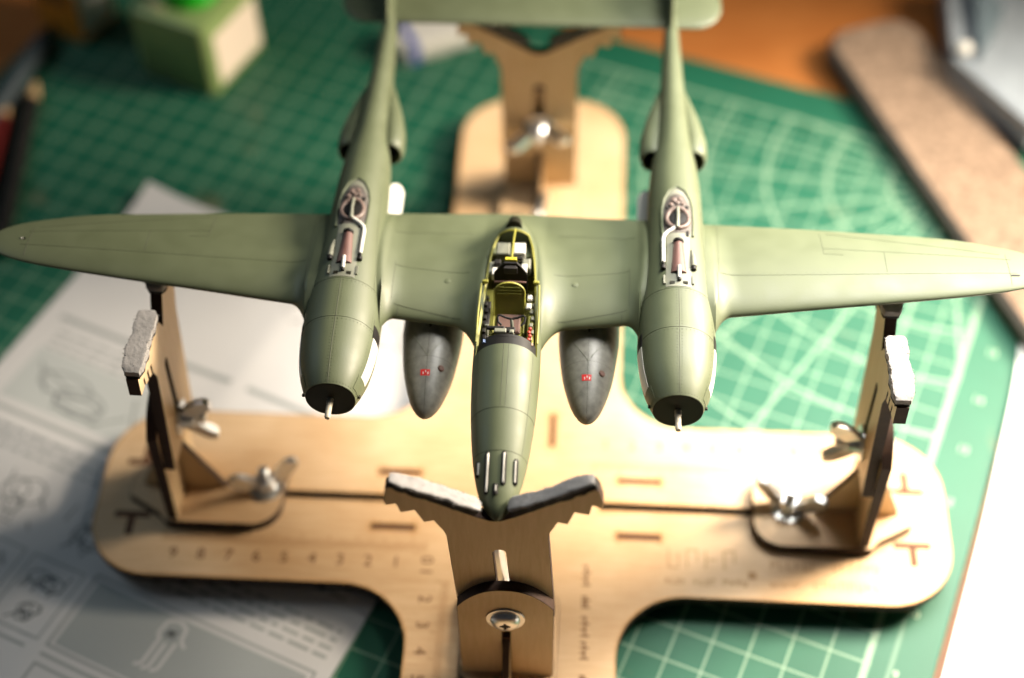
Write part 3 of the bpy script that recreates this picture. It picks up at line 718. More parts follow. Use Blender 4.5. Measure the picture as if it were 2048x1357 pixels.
    q = MB(); q.tube([c0 + np.array((0.02 * inn, -.46, .06)), c0 + np.array((.0, 0, .12)), c0 + np.array((0, .42, .05))], [.07, .055, .06], 10); q.build('turbine_strut', PALEGREY, bay, 40)
    q = MB()
    for (x, y, r) in ((-.1, 7.45, .09), (.08, 7.5, .08), (0, 7.32, .07), (.16, 7.3, .06), (-.2, 7.25, .07)): q.lathe([(0, -.03), (r, -.03), (r, .05), (r * .6, .07), (0, .07)], T(x, y, .02), n=10)
    q.build('control_box', PINKISH, bay, 40)
    q = MB()
    for x in (-.28, .28): q.box(T(x, 7.12, .02), (.11, .2, .05), (0, 0, -x * 1.6))
    q.box(T(.30, 6.0, .02), (.09, .22, .05)); q.box(T(-.26, 6.08, .02), (.10, .12, .05)); q.build('bay_opening', BLACK, bay, None)
    # air duct: half cone in rust brown with a dark mouth behind
    rings = []
    for y in np.linspace(4.32, 5.55, 12):
        k = (y - 4.32) / 1.23; hw = .25 - .10 * k; hh = .14 + .02 * k
        rings.append([T(hw * math.cos(t), y, -.02 + hh * math.sin(t)) for t in np.linspace(0, PI, 15)])
    a = MB(); a.loft(rings, True, True, closed=False); a.build('air_duct', MAROON, bay, 40)
    q = MB(); q.lathe([(0, 0), (.15, 0), (.17, .03), (.17, .07), (0, .07)], T(0, 5.55, .04), 'Y', 20); q.build('duct_mouth', BLACK, bay, 40)
    q = MB(); q.tube([T(0.01, 4.50, .14), T(.01, 4.25, .10), T(.01, 4.06, .06)], [.055, .06, .055], 12); q.build('duct_probe', WHITE, bay, 40)
    q = MB(); q.tube([T(0.01, 4.07, .06), T(.01, 3.98, .05)], .062, 12); q.build('probe_tip', BLACK, bay, 40)
    # pipes beside it
    q = MB(); x = inn * .47
    q.tube([T(x, 4.75, .09), T(x, 5.3, .10), T(x, 5.75, .10), T(x - inn * .04, 5.92, .09), T(x - inn * .16, 6.03, .08), T(x - inn * .40, 6.2, .06)], .062, 12); q.build('intake_pipe', WHITE, bay, 40)
    q = MB(); q.tube([T(x, 4.76, .09), T(x, 4.66, .09)], .05, 12); q.tube([T(x, 4.62, .07), T(x, 4.5, .06)], .085, 12); q.build('pipe_mouth', BLACK, bay, 40)
    q = MB(); q.tube([T(-x, 4.62, .06), T(-x * .98, 5.0, .05), T(-x * .9, 5.35, .0)], [.10, .085, .04], 12); q.build('exhaust_shroud', PALEGREY, bay, 40)
    q = MB(); q.tube([T(-x, 4.63, .06), T(-x, 4.50, .05)], .085, 12); q.build('pipe_mouth', BLACK, bay, 40)
    q = MB()
    for xx in (-.44, .44): q.box(T(xx, 4.08, .03), (.06, .34, .06))
    q.build('vent_strip', PALEGREY, bay, None)
    q = MB()
    for xx in (-.2, .2): q.box(T(xx, 3.93, .012), (.15, .11, .03))
    q.build('vent_opening', OLIVE_D, bay, None)
    # tail fin
    V = []; rings = []
    for k in range(25):
        t = PI * k / 24; z = .15 - 1.75 * math.cos(t); r = math.sin(t) ** .75
        c = 18.6 + .12 * (z); hl = 1.75 * r + .001
        rings.append([np.array((cx + .13 * r * math.sin(q) * (1 if abs(math.cos(q)) < .99 else .6) + 0, c + hl * math.cos(q), z)) for q in np.linspace(0, 2 * PI, 24, endpoint=False)])
    a = MB(); a.loft(rings); a.build('tail_fin', OLIVE, body, 50)
    # white undercarriage door hanging below the inner side
    q = MB()
    n = 10; o0 = []
    for k in range(n + 1): t = PI * k / n; o0.append((math.cos(t) * .30, 9.72 + .36 * math.sin(t)))
    o0 += [(-.30, 8.55), (.30, 8.55)]
    xi = cx + inn * .93
    q.loft([[(xi + inn * p_[0] * .75, p_[1], -.95 - p_[0] * .5) for p_ in o0], [(xi + inn * p_[0] * .75 + inn * .03, p_[1], -.90 - p_[0] * .5) for p_ in o0]])
    q.build('undercarriage_door', WHITE, body, 30)
    return body
boom(-1); boom(1)

# tailplane
a = MB(); rings = []
for x in np.concatenate([-6.1 - .95 * np.sin(np.linspace(PI / 2, 0, 12)), np.linspace(-6.0, 6.0, 16), 6.1 + .95 * np.sin(np.linspace(0, PI / 2, 12))]):
    k = math.sqrt(max(0.0004, 1 - (max(abs(x) - 6.05, 0) / 1.02) ** 2)); lx = 18.6 - 1.32 * k; tx = 18.6 + 1.5 * k
    cs = (1 - np.cos(np.linspace(0, PI, 16))) / 2
    rings.append([(x, lx + (tx - lx) * c, .34 + naca(c) * .28 * k + .012) for c in cs] + [(x, lx + (tx - lx) * c, .34 - naca(c) * .28 * k - .012) for c in cs[::-1][1:-1]])
a.loft(rings); tp = a.build('tailplane', OLIVE, AC, 50)
q = MB(); ribbon(q, [(x, 19.0, .34 + .13) for x in np.linspace(-4.7, 4.7, 10)], .02); o = q.build('panel_lines', LINE, tp, None)

# pod: nose, cockpit tub, tail
Y0, Y1 = 1.58, 6.35
th = np.linspace(0, 2 * PI, 72, endpoint=False)
a = MB(); ys = np.unique(np.concatenate([[-3.62, -3.6, -3.56, -3.5, -3.4, -3.27, -3.1], np.linspace(-2.95, Y0, 34)]))
a.loft([[np.array(pod(y, t)) for t in th] for y in ys], True, True)
nose = a.build('pod_nose', OLIVE, AC, 40)
def PP(y, t, o=0.0): return np.array(pod(y, t, o))
pl = MB()
for y in (-.55, -1.85): ribbon(pl, [PP(y, t) for t in np.linspace(.1, PI - .1, 40)], .016)
for d in (-.09, .04): ribbon(pl, [PP(y, PI / 2 + d) for y in np.linspace(-.5, Y0, 20)], .012)
for d in (-.9, .9): ribbon(pl, [PP(y, PI / 2 + d) for y in np.linspace(-1.85, Y0, 20)], .012)
for y in np.linspace(-1.75, 1.5, 50):
    for d in (-.95, .95): pl.box(PP(y, PI / 2 + d), (.012, .012, .01))
o = pl.build('panel_lines', LINE, nose, None); o['kind'] = 'stuff'
# gun ports: dark troughs with bare barrels
for xg, y0, y1 in ((-.33, -2.98, -1.95), (.145, -2.75, -1.94), (.475, -2.66, -2.08), (-.60, -2.42, -2.12), (-.06, -3.02, -2.84)):
    def top(x, y, o=0): 
        w = pw_(y); t = pt_(y); b = pb_(y); zc = (t + b) / 2; h = (t - b) / 2
        return np.array((x, y, zc + h * max(0, 1 - min(1, abs(x) / w) ** 2.1) ** (1 / 2.1) + o))
    q = MB(); yy = np.linspace(y0 - .05, y1 + .07, 14)
    q.tube([top(xg * (1 + .02), y, -.018) for y in yy], [.055] + [.084] * 12 + [.055], 12); q.build('gun_trough', BLACK, nose, 45)
    q = MB(); yy = np.linspace(y0 if xg != -.06 else -2.99, y1, 12); q.tube([top(xg, y, .03) for y in yy], .042, 12); q.build('gun_barrel', SILVER, nose, 45)

# tub: outer and inner skin, open on top
ang_s = pch([Y0, 2.2, 3.2, 4.2, 5.2, 5.9, Y1], [.46, .48, .54, .62, .66, .70, .80])       # sill angle above the horizontal
a = MB(); rings_o = []; rings_i = []
for y in np.linspace(Y0, Y1, 34):
    s0 = float(ang_s(y)); tt = np.linspace(PI - s0, 2 * PI + s0, 46)
    rings_o.append([PP(y, t) for t in tt]); rings_i.append([PP(y, t, -.075) * np.array((1, 1, 1)) for t in tt])
full = [ro + ri[::-1] for ro, ri in zip(rings_o, rings_i)]
no = len(rings_o[0])
n2 = 2 * no; V = [p for r_ in full for p in r_]; F = []; FM = []
for i in range(len(full) - 1):
    for j in range(n2):
        k = (j + 1) % n2; F.append((i * n2 + j, i * n2 + k, (i + 1) * n2 + k, (i + 1) * n2 + j)); FM.append(0 if j < no - 1 else 1)
F.append(tuple(range(n2))); FM.append(1); F.append(tuple(range((len(full) - 1) * n2, len(full) * n2))); FM.append(1)
tub = ob('cockpit_tub', V, F, [OLIVE, ZINC_G], AC, 40, FM)
# tail of the pod
a = MB(); a.loft([[PP(y, t) for t in th] for y in np.linspace(Y1, 7.68, 16)], True, True); tl = a.build('pod_tail', OLIVE, AC, 40)
q = MB(); q.tube([PP(6.55, PI / 2, .0), PP(6.9, PI / 2, .03), PP(7.15, PI / 2, .03)], [.05, .07, .03], 10); q.build('aerial_mount', SILVER, tl, 40)
q = MB(); q.tube([PP(6.45, PI / 2, -.05), PP(6.8, PI / 2, -.03), PP(7.3, PI / 2, -.05)], [.26, .22, .05], 14); q.build('air_intake', OLIVE_D, tl, 40)

# cockpit fittings
CK = tub
q = MB(); q.box((0, 3.2, -.30), (1.7, 3.2, .06)); q.build('cockpit_floor', ZINC_D, CK, None)
def arch(y, r_in, r_out, dz, m, name, thick, a0=0.0):
    # hoop under the nose cover
    V = []; n = 24; rings = []
    for k in range(n + 1):
        t = a0 + (PI - 2 * a0) * k / n; ro = PP(y, t, r_out); ri = PP(y, t, r_in)
        rings.append([ro, ro + np.array((0, thick, 0)), ri + np.array((0, thick, dz)), ri + np.array((0, 0, dz))])
    a = MB(); a.loft(rings); return a.build(name, m, CK, 40)
arch(Y0 + .005, -.30, -.035, -.05, BLACK, 'instrument_hood', .34, .12)
arch(Y0 + .30, -.40, -.06, -.02, BLACK, 'instrument_panel', .10, .05)
q = MB()
for k, (x, z) in enumerate(((-.45, .50), (-.2, .58), (.08, .60), (.33, .54), (.55, .42))): q.lathe([(0, 0), (.085, 0), (.085, .03), (0, .03)], (x, 1.99, z), 'Y', 12)
q.build('dial', PALEGREY, CK, 40)
q = MB(); q.box((-.62, 1.86, .66), (.22, .12, .07), (0, .5, 0)); q.build('switch_panel', mat('blue_decal', (.06, .12, .28), .4), CK, None)
q = MB()
for k in range(5): q.box((.42 + .09 * k, 1.80 + .03 * k, .76 - .055 * k), (.06, .1, .04), (0, .5, 0))
q.build('switch_row', mat('tan_decal', (.42, .25, .15), .5), CK, None)
# gunsight block and column
q = MB(); q.box((-.20, 2.15, .86), (.36, .16, .12), ch=.02); q.box((.14, 2.12, .86), (.14, .14, .14), ch=.03); q.build('gunsight', PALEGREY, CK, 30)
q = MB(); q.box((-.35, 2.28, .84), (.55, .12, .12), ch=.03); q.box((.1, 2.25, .80), (.3, .2, .1), ch=.03); q.build('gunsight_mount', BLACK, CK, 30)
q = MB(); q.tube([(.16, 2.25, .3), (.14, 2.5, .75), (.12, 2.62, .86)], [.06, .055, .05], 10); q.build('control_column', PALEGREY, CK, 40)
for s in (-1, 1):
    q = MB(); q.tube([(.12, 2.62, .88), (.12 + s * .18, 2.66, .90), (.12 + s * .36, 2.72, .94), (.12 + s * .42, 2.66, .92), (.12 + s * .40, 2.52, .86), (.12 + s * .30, 2.42, .82)], .035, 10); q.build('control_yoke', BLACK, CK, 40)
# seat
q = MB(); q.box((0, 2.95, .02), (.86, .86, .26), ch=.05); q.build('seat_pan', ZINC_G, CK, 30)
q = MB(); q.box((0, 2.95, .24), (.74, .76, .14), ch=.05); q.build('seat_cushion', BROWN, CK, 30)
n = 14; o0 = [(-.46, -.02), (.46, -.02), (.47, .75)]
for k in range(n + 1): t = PI * k / n; o0.append((.47 * math.cos(t), .75 + .30 * math.sin(t)))
sb = MB(); lean_ = .42
rings = []
for d in (0, .05): rings.append([(x, 3.40 + z * lean_ + d, .12 + z) for x, z in o0])
sb.loft(rings); sb.build('seat_back', ZINC_D, CK, 30)
q = MB(); pts = [(x * 1.01, 3.39 + z * lean_, .12 + z) for x, z in o0[2:]]
pts = [(.47, 2.62, .22), (.47, 3.25, .25)] + pts + [(-.47, 3.25, .25), (-.47, 2.62, .22)]
q.tube(pts, .022, 8); q.build('seat_rim', ZINC_G, CK, 40)
for k in range(3):
    q = MB(); q.tube([(-.38 + .03 * k, 3.37 + (.72 + .1 * k) * lean_, .13 + .72 + .1 * k), (.38 - .03 * k, 3.37 + (.72 + .1 * k) * lean_, .13 + .72 + .1 * k)], .014, 6); q.build('seat_seam', ZINC_G, CK, 40)
# armour plate and head rest behind the seat
o0 = [(-.52, .2), (.52, .2), (.52, 1.05), (.34, 1.28), (.2, 1.42), (-.2, 1.42), (-.34, 1.28), (-.52, 1.05)]
q = MB(); q.loft([[(x, 4.02 + z * .30, z - .02) for x, z in o0], [(x, 4.08 + z * .30, z - .02) for x, z in o0]]); q.build('armour_plate', BLACK, CK, None)
q = MB(); q.box((0, 4.38, 1.18), (.42, .16, .30), (-.3, 0, 0), ch=.06); q.build('head_rest', mat('dark_grey_cushion', (.035, .03, .028), .75, var=.2, vscale=300), CK, 40)
q = MB(); q.tube([(-.50, 4.16, .84), (0, 4.15, .87), (.50, 4.16, .84)], .035, 8); q.build('harness_bar', MAROON, CK, 40)
q = MB(); q.box((0.0, 4.62, 1.36), (.36, .12, .16), ch=.015); q.build('yellow_fitting', mat('yellow_paint', (.55, .47, .03), .45), CK, 30)
# radio bay behind
q = MB(); q.box((-.30, 5.55, .70), (.42, .50, .40), ch=.03); q.box((.46, 5.0, .62), (.26, .42, .4), ch=.03); q.box((-.62, 4.9, .55), (.2, .5, .3), ch=.03); q.build('radio_set', PALEGREY, CK, 30)
q = MB(); q.box((.22, 5.55, .72), (.36, .46, .42), ch=.03); q.box((.40, 4.72, .80), (.18, .46, .1), ch=.02); q.box((-.48, 4.62, .70), (.24, .3, .3), ch=.02); q.box((.62, 3.75, .58), (.14, .2, .12), ch=.03); q.box((.60, 3.45, .52), (.16, .22, .12), ch=.03); q.build('equipment_box', WHITE, CK, 30)
q = MB(); q.box((.20, 5.16, .86), (.28, .14, .1), ch=.02); q.box((-.45, 5.0, .74), (.2, .2, .26), ch=.02); q.build('dark_box', BLACK, CK, 30)
for s in (-1, 1):
    q = MB(); q.tube([PP(4.35, PI / 2 - s * .93, -.03), PP(5.2, PI / 2 - s * .90, -.03), PP(5.9, PI / 2 - s * .86, -.03), PP(6.3, PI / 2 - s * .78, -.03)], .024, 8); q.build('canopy_rail', ZINC_G, CK, 40)
    q = MB(); q.box((s * .80, 4.32, .66), (.18, .10, .12), ch=.02); q.build('bulkhead_bracket', ZINC_G, CK, 30)
q = MB(); q.tube([(0.02, 4.75, 1.30), (.03, 5.5, 1.22), (.05, 6.3, 1.0)], .03, 8); q.tube([PP(6.3, t, -.02) for t in np.linspace(.78, PI - .78, 14)], .03, 8); q.build('canopy_frame', ZINC_G, CK, 40)
# side consoles
for s in (-1, 1):
    q = MB(); q.box((s * .70, 2.95, .28), (.22, 1.7, .14), ch=.03); q.build('side_console', ZINC_D if s > 0 else BLACK, CK, 30)
    q = MB()
    for k in range(7): q.box((s * (.70 + .04 * (k % 2)), 2.25 + .27 * k, .38), (.10, .14, .12), ch=.015)
    q.build('console_box', BLACK if s < 0 else PALEGREY, CK, 30)
    q = MB(); q.tube([(s * .93, 1.9, .60), (s * .94, 3.0, .68), (s * .90, 4.1, .80)], .03, 8); q.build('sill_rail', ZINC_G, CK, 40)
q = MB()
for k in range(4): q.lathe([(0, -.07), (.05, -.05), (.065, 0), (.05, .05), (0, .07)], (.66 + .03 * (k % 2), 2.12 + .14 * k, .52), n=10)
q.build('red_lever', REDP, CK, 40)
q = MB(); q.tube([(-.62, 2.35, .4), (-.64, 2.5, .62)], .045, 8); q.box((-.64, 2.52, .66), (.12, .08, .08), ch=.02); q.build('throttle_lever', PALEGREY, CK, 40)

# drop tanks
def tank(sg):
    cx, cz = sg * 2.50, -1.38
    rf = pch([.42, .47, .63, .93, 1.4, 2.05, 2.9, 3.8, 5, 6.2, 7.4, 8.4, 8.9], [.0, .12, .29, .46, .62, .78, .90, .97, .97, .85, .58, .25, .0])
    a = MB(); ys = np.concatenate([[.421, .435, .46, .50, .56], np.linspace(.64, 8.88, 46)])
    a.loft([[(cx + rf(y) * math.cos(t), y, cz + rf(y) * math.sin(t)) for t in np.linspace(0, 2 * PI, 48, endpoint=False)] for y in ys])
    tk_ = a.build('drop_tank', GREY, AC, 40)
    q = MB(); q.loft([[(cx + x * k, y, z) for x, y in ((-.02, 3.3), (-.16, 3.8), (-.16, 5.6), (0, 6.6), (.16, 5.6), (.16, 3.8), (.02, 3.3))] for z, k in ((cz + .80, 1), (-.35, 1.1))]); q.build('pylon', OLIVE_D, tk_, 30)
    def TP(y, t, o=0.0): return np.array((cx + (rf(y) + o) * math.cos(t), y, cz + (rf(y) + o) * math.sin(t)))
    for s in (-1, 1):
        q = MB(); q.tube([TP(2.25 + 1.0 * k / 8, PI / 2 + s * .75 * k / 8, .004) for k in range(9)], .012, 6); q.build('tank_strap', PALEGREY, tk_, 40)
    q = MB(); q.tube([TP(y, PI / 2, .001) for y in np.linspace(.5, 3.2, 20)], .005, 5); q.tube([TP(2.25, t, -.001) for t in np.linspace(0, PI, 24)], .004, 5); q.build('tank_seam', LINE, tk_, 40)
    q = MB(); V = []; F = []
    def decal(y0, y1, t0, t1, m, name, o=.006):
        V = [TP(y, t, oo) for oo in (o - .01, o) for y in (y0, y1) for t in (t0, (t0 + t1) / 2, t1)]
        F = [(6, 7, 10, 9), (7, 8, 11, 10), (0, 3, 4, 1), (1, 4, 5, 2), (0, 1, 7, 6), (1, 2, 8, 7), (3, 9, 10, 4), (4, 10, 11, 5), (0, 6, 9, 3), (2, 5, 11, 8)]
        ob(name, V, F, m, tk_, None)
    decal(1.58, 1.78, PI / 2 - .16, PI / 2 + .26, RED, 'red_marking')
    for k in range(3): decal(1.62 + .06 * (k % 2), 1.70 + .04 * (k % 2), PI / 2 - .10 + .11 * k, PI / 2 - .06 + .11 * k, WHITE, 'marking_letter', .008)
    q = MB(); c_ = TP(1.92, PI / 2 - .62, -.02); q.lathe([(0, -.03), (.11, -.03), (.11, .03), (.09, .05), (0, .05)], (0, 0, 0), n=18); q.xform(Matrix.Translation(Vector(c_)) @ Matrix.Rotation(.62, 4, 'Y')); q.build('filler_cap', BROWN, tk_, 35)
tank(-1); tank(1)

# ------------------------------------------------------------------ papers
sh = empty('instruction_sheet', (-16.4, 16.29, 0), math.radians(-22.3))
tag(sh, 'printed assembly instruction sheet lying under the jig on the shaded side of the mat', 'instruction sheet')
W_, H_ = 18.9, 34.0
nx, ny = 48, 84
def pz(x, y): return 0.03 + 0.035 * (math.sin(x * .55 + .4) * math.sin(y * .33) + 1) * .6 + .16 * math.exp(-abs(y + 12.9) / .8) * (1 if y < -12.9 else .6) + .55 * math.exp(-(x - y) / 1.6) + .10 * math.exp(-abs(x - 9.2) / .7)
V = []; F = []
for lay in (0, 1):
    for j in range(ny + 1):
        for i in range(nx + 1):
            x = W_ * i / nx; y = -H_ * j / ny; V.append((x, y, pz(x, y) + (.0 if lay else -.02)))
n1 = (nx + 1) * (ny + 1)
for j in range(ny):
    for i in range(nx):
        k = j * (nx + 1) + i; F.append((n1 + k, n1 + k + nx + 1, n1 + k + nx + 2, n1 + k + 1)); F.append((k, k + 1, k + nx + 2, k + nx + 1))
ob('paper', V, F, PAPER, sh, 40)
inkg = {'print_line': (MB(), INK), 'print_tint': (MB(), INK_L), 'print_drawing': (MB(), INK_D)}
def pr_rect(kind, x0, y0, x1, y1, lift=.004):
    nxx = max(1, int((x1 - x0) / .8)); nyy = max(1, int(abs(y1 - y0) / .8)); V = []; F = []
    for j in range(nyy + 1):
        for i in range(nxx + 1):
            x = x0 + (x1 - x0) * i / nxx; y = -(y0 + (y1 - y0) * j / nyy); V.append((x, y, pz(x, y) + lift))
    for j in range(nyy):
        for i in range(nxx): k = j * (nxx + 1) + i; F.append((k, k + nxx + 1, k + nxx + 2, k + 1))
    inkg[kind][0].add(V, F)
def frame(x0, y0, x1, y1, w=.1, kind='print_line'):
    pr_rect(kind, x0, y0, x1, y0 + w); pr_rect(kind, x0, y1 - w, x1, y1); pr_rect(kind, x0, y0, x0 + w, y1); pr_rect(kind, x1 - w, y0, x1, y1)
def textblock(x0, y0, w, rows, pitch=.38):
    for r_ in range(rows):
        x = x0
        while x < x0 + w:
            l = random.uniform(.25, .9); l = min(l, x0 + w - x)
            pr_rect('print_line', x, y0 + r_ * pitch, x + l, y0 + r_ * pitch + .13); x += l + .16
        if random.random() < .25: pass
def drawing(x, y, w, h, n=14):
    for k in range(n):
        a_ = random.uniform(0, w * .7); b_ = random.uniform(0, h * .7)
        if random.random() < .5: pr_rect('print_drawing', x + a_, y + b_, x + a_ + random.uniform(.3, w * .4), y + b_ + .07, .006)
        else: pr_rect('print_drawing', x + a_, y + b_, x + a_ + .07, y + b_ + random.uniform(.3, h * .4), .006)
    pr_rect('print_tint', x + w * .15, y + h * .2, x + w * .75, y + h * .8, .003)
pr_rect('print_line', .8, 7.55, 18, 7.8); pr_rect('print_line', .5, 12.35, 18, 12.65)
textblock(1.2, 8.3, 5, 3); pr_rect('print_tint', 1.0, 9.3, 7.5, 12.0)
textblock(.8, 13.1, 8, 3); textblock(1, 17.9, 4.5, 4); textblock(10.6, 15.35, 7.8, 4, .36); frame(6.7, 17.3, 9.0, 20.2, .08); frame(.6, 17.3, 6.4, 20.2, .08); textblock(10.4, 13.4, 7.5, 3)
frame(9.35, 17.1, 18.4, 20.25, .10); pr_rect('print_line', .4, 20.5, 18.5, 20.62); frame(9.4, 20.9, 18.4, 27, .1); textblock(1, 21.4, 6, 3); frame(.6, 23, 8.8, 28, .1)
inkg['print_panel'] = (MB(), mat('grey_picture_print', (0.33, 0.35, 0.345), .7)); inkg['print_highlight'] = (MB(), PAPER)
pr_rect('print_panel', 9.6, 17.35, 18.15, 20.05, .006)
def stick(kind, x0, y0, x1, y1, w, lift):
    n = max(2, int(math.hypot(x1 - x0, y1 - y0) / .5)); dx, dy = x1 - x0, y1 - y0; L_ = math.hypot(dx, dy); ax, ay = -dy / L_ * w / 2, dx / L_ * w / 2; V = []; F = []
    for k in range(n + 1):
        x, y = x0 + dx * k / n, y0 + dy * k / n
        for s_ in (-1, 1): V.append((x + s_ * ax, -(y + s_ * ay), pz(x + s_ * ax, -(y + s_ * ay)) + lift))
    inkg[kind][0].add(V, [(2 * k, 2 * k + 1, 2 * k + 3, 2 * k + 2) for k in range(n)])
# a small outlined figure on the grey picture
fx, fy, fk = 12.7, 17.45, .42
for a_ in ((0, .3, .9, 0), (.9, 0, 1.8, .4), (1.8, .4, 2.0, 1.6), (0, .3, -.2, 1.7), (-.2, 1.7, .2, 2.0), (.2, 2.0, .1, 4.6), (.9, 2.2, .8, 4.6), (1.7, 1.9, 1.6, 4.5), (.1, 4.6, -.5, 4.9), (.8, 4.6, .3, 5.0), (1.6, 4.5, 1.1, 4.9), (2.0, 1.6, 2.6, 2.0)):
    stick('print_highlight', fx + fk * a_[0], fy + fk * a_[1], fx + fk * a_[2], fy + fk * a_[3], .13, .010)
for q_ in range(8): stick('print_drawing', fx + fk * (.4 + random.random()), fy + fk * (.8 + random.random()), fx + fk * (.4 + random.random()), fy + fk * (.8 + random.random()), .06, .012)
def sketch(x, y, w, h):
    # an exploded line drawing: ovals, struts and leader lines
    for q_ in range(3):
        cx, cy, rx, ry = x + w * random.uniform(.25, .75), y + h * random.uniform(.25, .75), w * random.uniform(.12, .3), h * random.uniform(.12, .3)
        P_ = [(cx + rx * math.cos(t), cy + ry * math.sin(t)) for t in np.linspace(0, 2 * PI, 15)]
        for a_, b_ in zip(P_[:-1], P_[1:]): stick('print_drawing', a_[0], a_[1], b_[0], b_[1], .06, .008)
    for q_ in range(6):
        a_ = (x + w * random.random(), y + h * random.random()); t = random.uniform(0, PI); l = random.uniform(.2, .5) * w
        stick('print_drawing', a_[0], a_[1], min(max(a_[0] + l * math.cos(t), x), x + w), min(max(a_[1] + l * math.sin(t), y), y + h) + .01, .06, .008)
for a_ in ((9, 1.0, 6, 3.0), (9, 8.5, 7, 3.2), (.8, 14.6, 2.2, 2.2), (3.7, 14.6, 2.2, 2.2), (6.6, 14.4, 2.6, 2.4), (7.0, 17.6, 1.7, 1.1), (7.2, 19.0, 1.3, .9), (5.0, 17.7, 1.2, 2.2), (9.9, 21.3, 4, 4.5), (1.2, 23.6, 6.5, 3.6), (1.4, 9.6, 5.4, 2.2)): sketch(*a_)
for nm, (mbk, m_) in inkg.items():
    o = mbk.build(nm, m_, sh, None); o['kind'] = 'stuff'
# white paper sheet curling at the right edge
ws = empty('white_sheet', (0, 0, 0)); tag(ws, 'blank white paper sheet overlapping the bright edge of the green mat', 'paper sheet')
edge = pch([-16, -5.65, 2.6, 9.45, 13.5], [11.6, 15.30, 18.15, 20.15, 20.7])
V = []; F = []; ys = np.linspace(-16, 13.2, 40); nx = 16
for lay in (0, 1):
    for y in ys:
        e = float(edge(y))
        for i in range(nx + 1):
            d = 26.0 * (i / nx) ** 1.3; V.append((e + d, y - .2 * d * .25, .05 + .22 * math.exp(-d * .5) * (0.5 + .5 * math.sin(y * .22 + 1)) + (.02 if lay else 0)))
n1 = len(ys) * (nx + 1)
for j in range(len(ys) - 1):
    for i in range(nx):
        k = j * (nx + 1) + i; F.append((n1 + k, n1 + k + 1, n1 + k + nx + 2, n1 + k + nx + 1)); F.append((k, k + nx + 1, k + nx + 2, k + 1))
ob('paper', V, F, PAPER_W, ws, 40)

# ------------------------------------------------------------------ things around the mat
# slab with rounded corners
slab_o = [(p_[0], p_[1]) for p_ in rr(0, -24, 4.7, 0, 1.5)]
slab = plate('sanding_block', slab_o, [], 1.05, (CORK, CORK_E), None, Matrix.Translation((13.3, 27.0, .003)) @ Matrix.Rotation(math.radians(20.7), 4, 'Z'), bevel=.24)
tag(slab, 'long tan coarse-grained block with rounded corners lying across the far corner of the mat', 'block')
# folded grey plastic beyond the slab
fold = empty('plastic_tray', (19, 23.7, .9)); tag(fold, 'glossy blue-grey plastic tray with a round white stud at the far right corner', 'tray')
FG = mat('grey_glossy_plastic', (.24, .27, .30), .22, var=.08); FGD = mat('dark_grey_plastic', (.14, .18, .20), .3, var=.1)
base_ = [(-.1, .2), (2.7, -4.1), (12, 1), (9, 9), (.3, 7)]
ins_ = [(.7, .8), (3.0, -2.6), (10.6, 1.4), (8.4, 7.6), (1.0, 6.2)]
q = MB(); q.loft([[(x, y, 0) for x, y in base_], [(x, y, 1.3) for x, y in base_], [(x + (ins_[i][0] - x) * .25, y + (ins_[i][1] - y) * .25, 1.4) for i, (x, y) in enumerate(base_)], [(x, y, .5) for x, y in ins_]]); q.build('tray_body', FG, fold, 20)
q = MB(); q.loft([[(1.3, 1.0, .52), (2.6, 3.6, .52), (1.6, 6.0, .52)], [(1.3, 1.0, .9), (2.6, 3.6, 1.6), (1.6, 6.0, 1.6)]]); q.build('tray_insert', FGD, fold, None)
q = MB(); q.lathe([(0, -.3), (.3, -.22), (.38, 0), (.3, .22), (0, .3)], (.35, .55, 1.62), n=20); q.build('stud', WHITE, fold, 60)
# square bottle with a bright green cap
bt = empty('glue_bottle', (-15.72, 25.2, 0), math.radians(-23.5)); tag(bt, 'pale green square bottle with a bright green cap at the far left', 'bottle')
PG = mat('pale_green_plastic', (.24, .33, .12), .4, var=.06); CG = mat('bright_green_cap', (.01, .42, .015), .35); CRM = mat('cream_label', (.72, .60, .30), .6); PNK = mat('lit_side_peach', (.78, .66, .54), .6)
q = MB(); q.loft([[(x * k, y * k, z) for x, y in rr(-2.15, -2.15, 2.15, 2.15, .45)] for z, k in ((0, .96), (.12, 1), (3.3, 1), (3.7, .96), (3.85, .86))]); body = q.build('bottle_body', PG, bt, 40)
q = MB(); q.box((2.16, 0.1, 1.8), (.03, 3.3, 2.7), ch=.01); q.build('lit_side_patch', PNK, body, None)  # peach patch: lamplight on this bottle face put into colour
q = MB(); q.box((-.9, -1.25, 3.87), (1.1, .9, .05)); q.build('top_label', CRM, body, None)
q = MB(); q.lathe([(0, 3.8), (1.3, 3.8), (1.35, 3.95)] + [p for k in range(6) for p in ((1.35, 4.0 + k * .22), (1.31, 4.08 + k * .22))] + [(1.35, 5.35), (1.2, 5.6), (0, 5.65)], n=40); q.build('bottle_cap', CG, bt, 40)
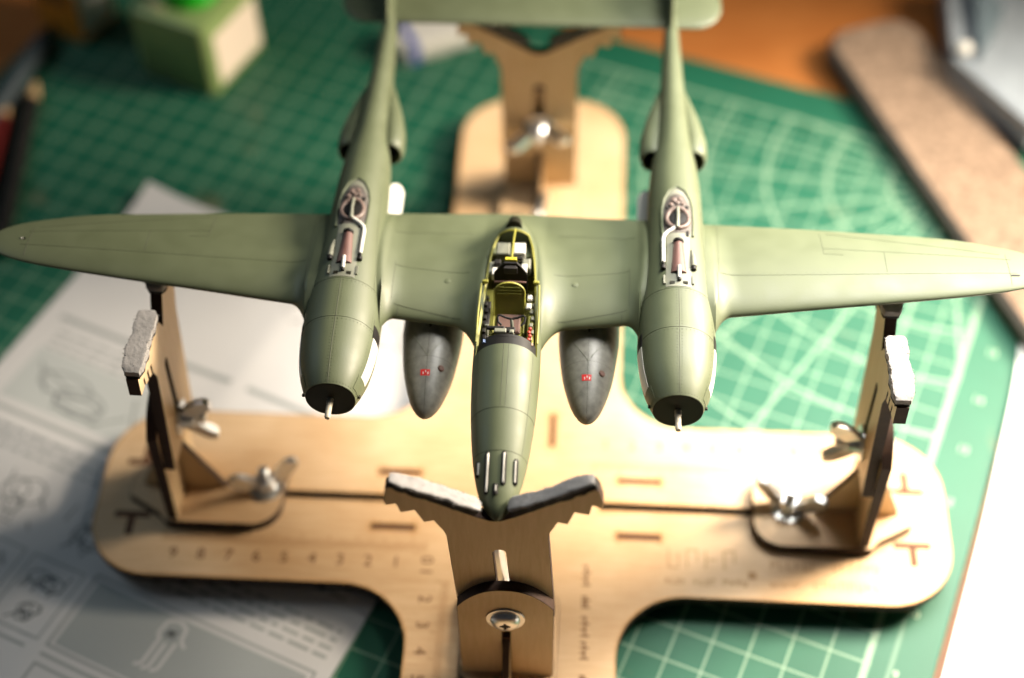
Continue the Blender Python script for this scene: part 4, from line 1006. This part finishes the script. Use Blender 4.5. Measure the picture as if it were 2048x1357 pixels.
# small carton
ct = empty('small_carton', (-22.3, 27.6, 0), math.radians(-26)); tag(ct, 'orange carton with one white side, half out of view beyond the bottle', 'carton')
ORG = mat('orange_card', (.62, .24, .02), .5, var=.06)
q = MB(); q.box((0, 0, 2.2), (2.6, 2.4, 4.4), ch=.06); cb = q.build('carton_body', ORG, ct, 30)
q = MB(); q.box((1.31, 0, 2.3), (.03, 2.1, 3.9)); q.build('carton_panel', WHITE, cb, None)
q = MB(); q.box((0, -1.21, 2.8), (1.8, .03, 1.4)); q.build('carton_print', mat('brown_print', (.20, .09, .02), .5), cb, None)
# white eraser with a blue sleeve
er = empty('eraser', (-4.9, 26.6, 0), math.radians(28)); tag(er, 'white eraser with a blue band lying behind the tail of the aircraft', 'eraser')
q = MB(); q.loft([[(x, y * k, z) for x, y in rr(-1.9, -.95, 1.9, .95, .35)] for z, k in ((0.0, .9), (.12, 1), (1.0, 1), (1.15, .9))]); q.build('eraser_body', WHITE, er, 50)
q = MB(); q.box((-1.25, 0, .585), (.45, 1.96, 1.22), ch=.06); q.build('eraser_band', mat('blue_print', (.05, .08, .35), .5), er, None)
# pencils and a pen in the shade at the left edge
def pencil(name, p0, p1, r, m, tipm, label, group=None):
    p0 = np.array(p0, float); p1 = np.array(p1, float); d = (p1 - p0) / np.linalg.norm(p1 - p0)
    e = empty(name, tuple(p0)); tag(e, label, 'pencil' if 'pencil' in name else 'pen', group); z = -p0
    q = MB(); q.tube([p0 + z, p1 + z - d * 1.6], r, 6 if 'pencil' in name else 16); q.build('barrel', m, e, 30)
    q = MB(); q.tube([p1 + z - d * 1.6, p1 + z - d * .35], [r * .97, r * .3], 14); q.build('tip', tipm, e, 40)
    q = MB(); q.tube([p1 + z - d * .35, p1 + z], [r * .3, r * .06], 10); q.build('point', BLACK, e, 40)
TANW = mat('bare_pencil_wood', (.45, .30, .15), .7)
pencil('pencil', (-22.0, 12.0, .40), (-23.15, 23.0, .40), .40, BLACK, TANW, 'black pencil with a bare wooden tip at the left edge')
pencil('pencil', (-23.2, 12.5, .38), (-24.2, 21.8, .38), .38, mat('dark_red_lacquer', (.09, .006, .005), .4), TANW, 'dark red pencil beside the black one')
pencil('felt_pen', (-24.6, 19.5, .5), (-23.2, 27.0, .5), .45, mat('slate_blue_plastic', (.045, .06, .07), .4), BLACK, 'slate blue pen lying behind the pencils')
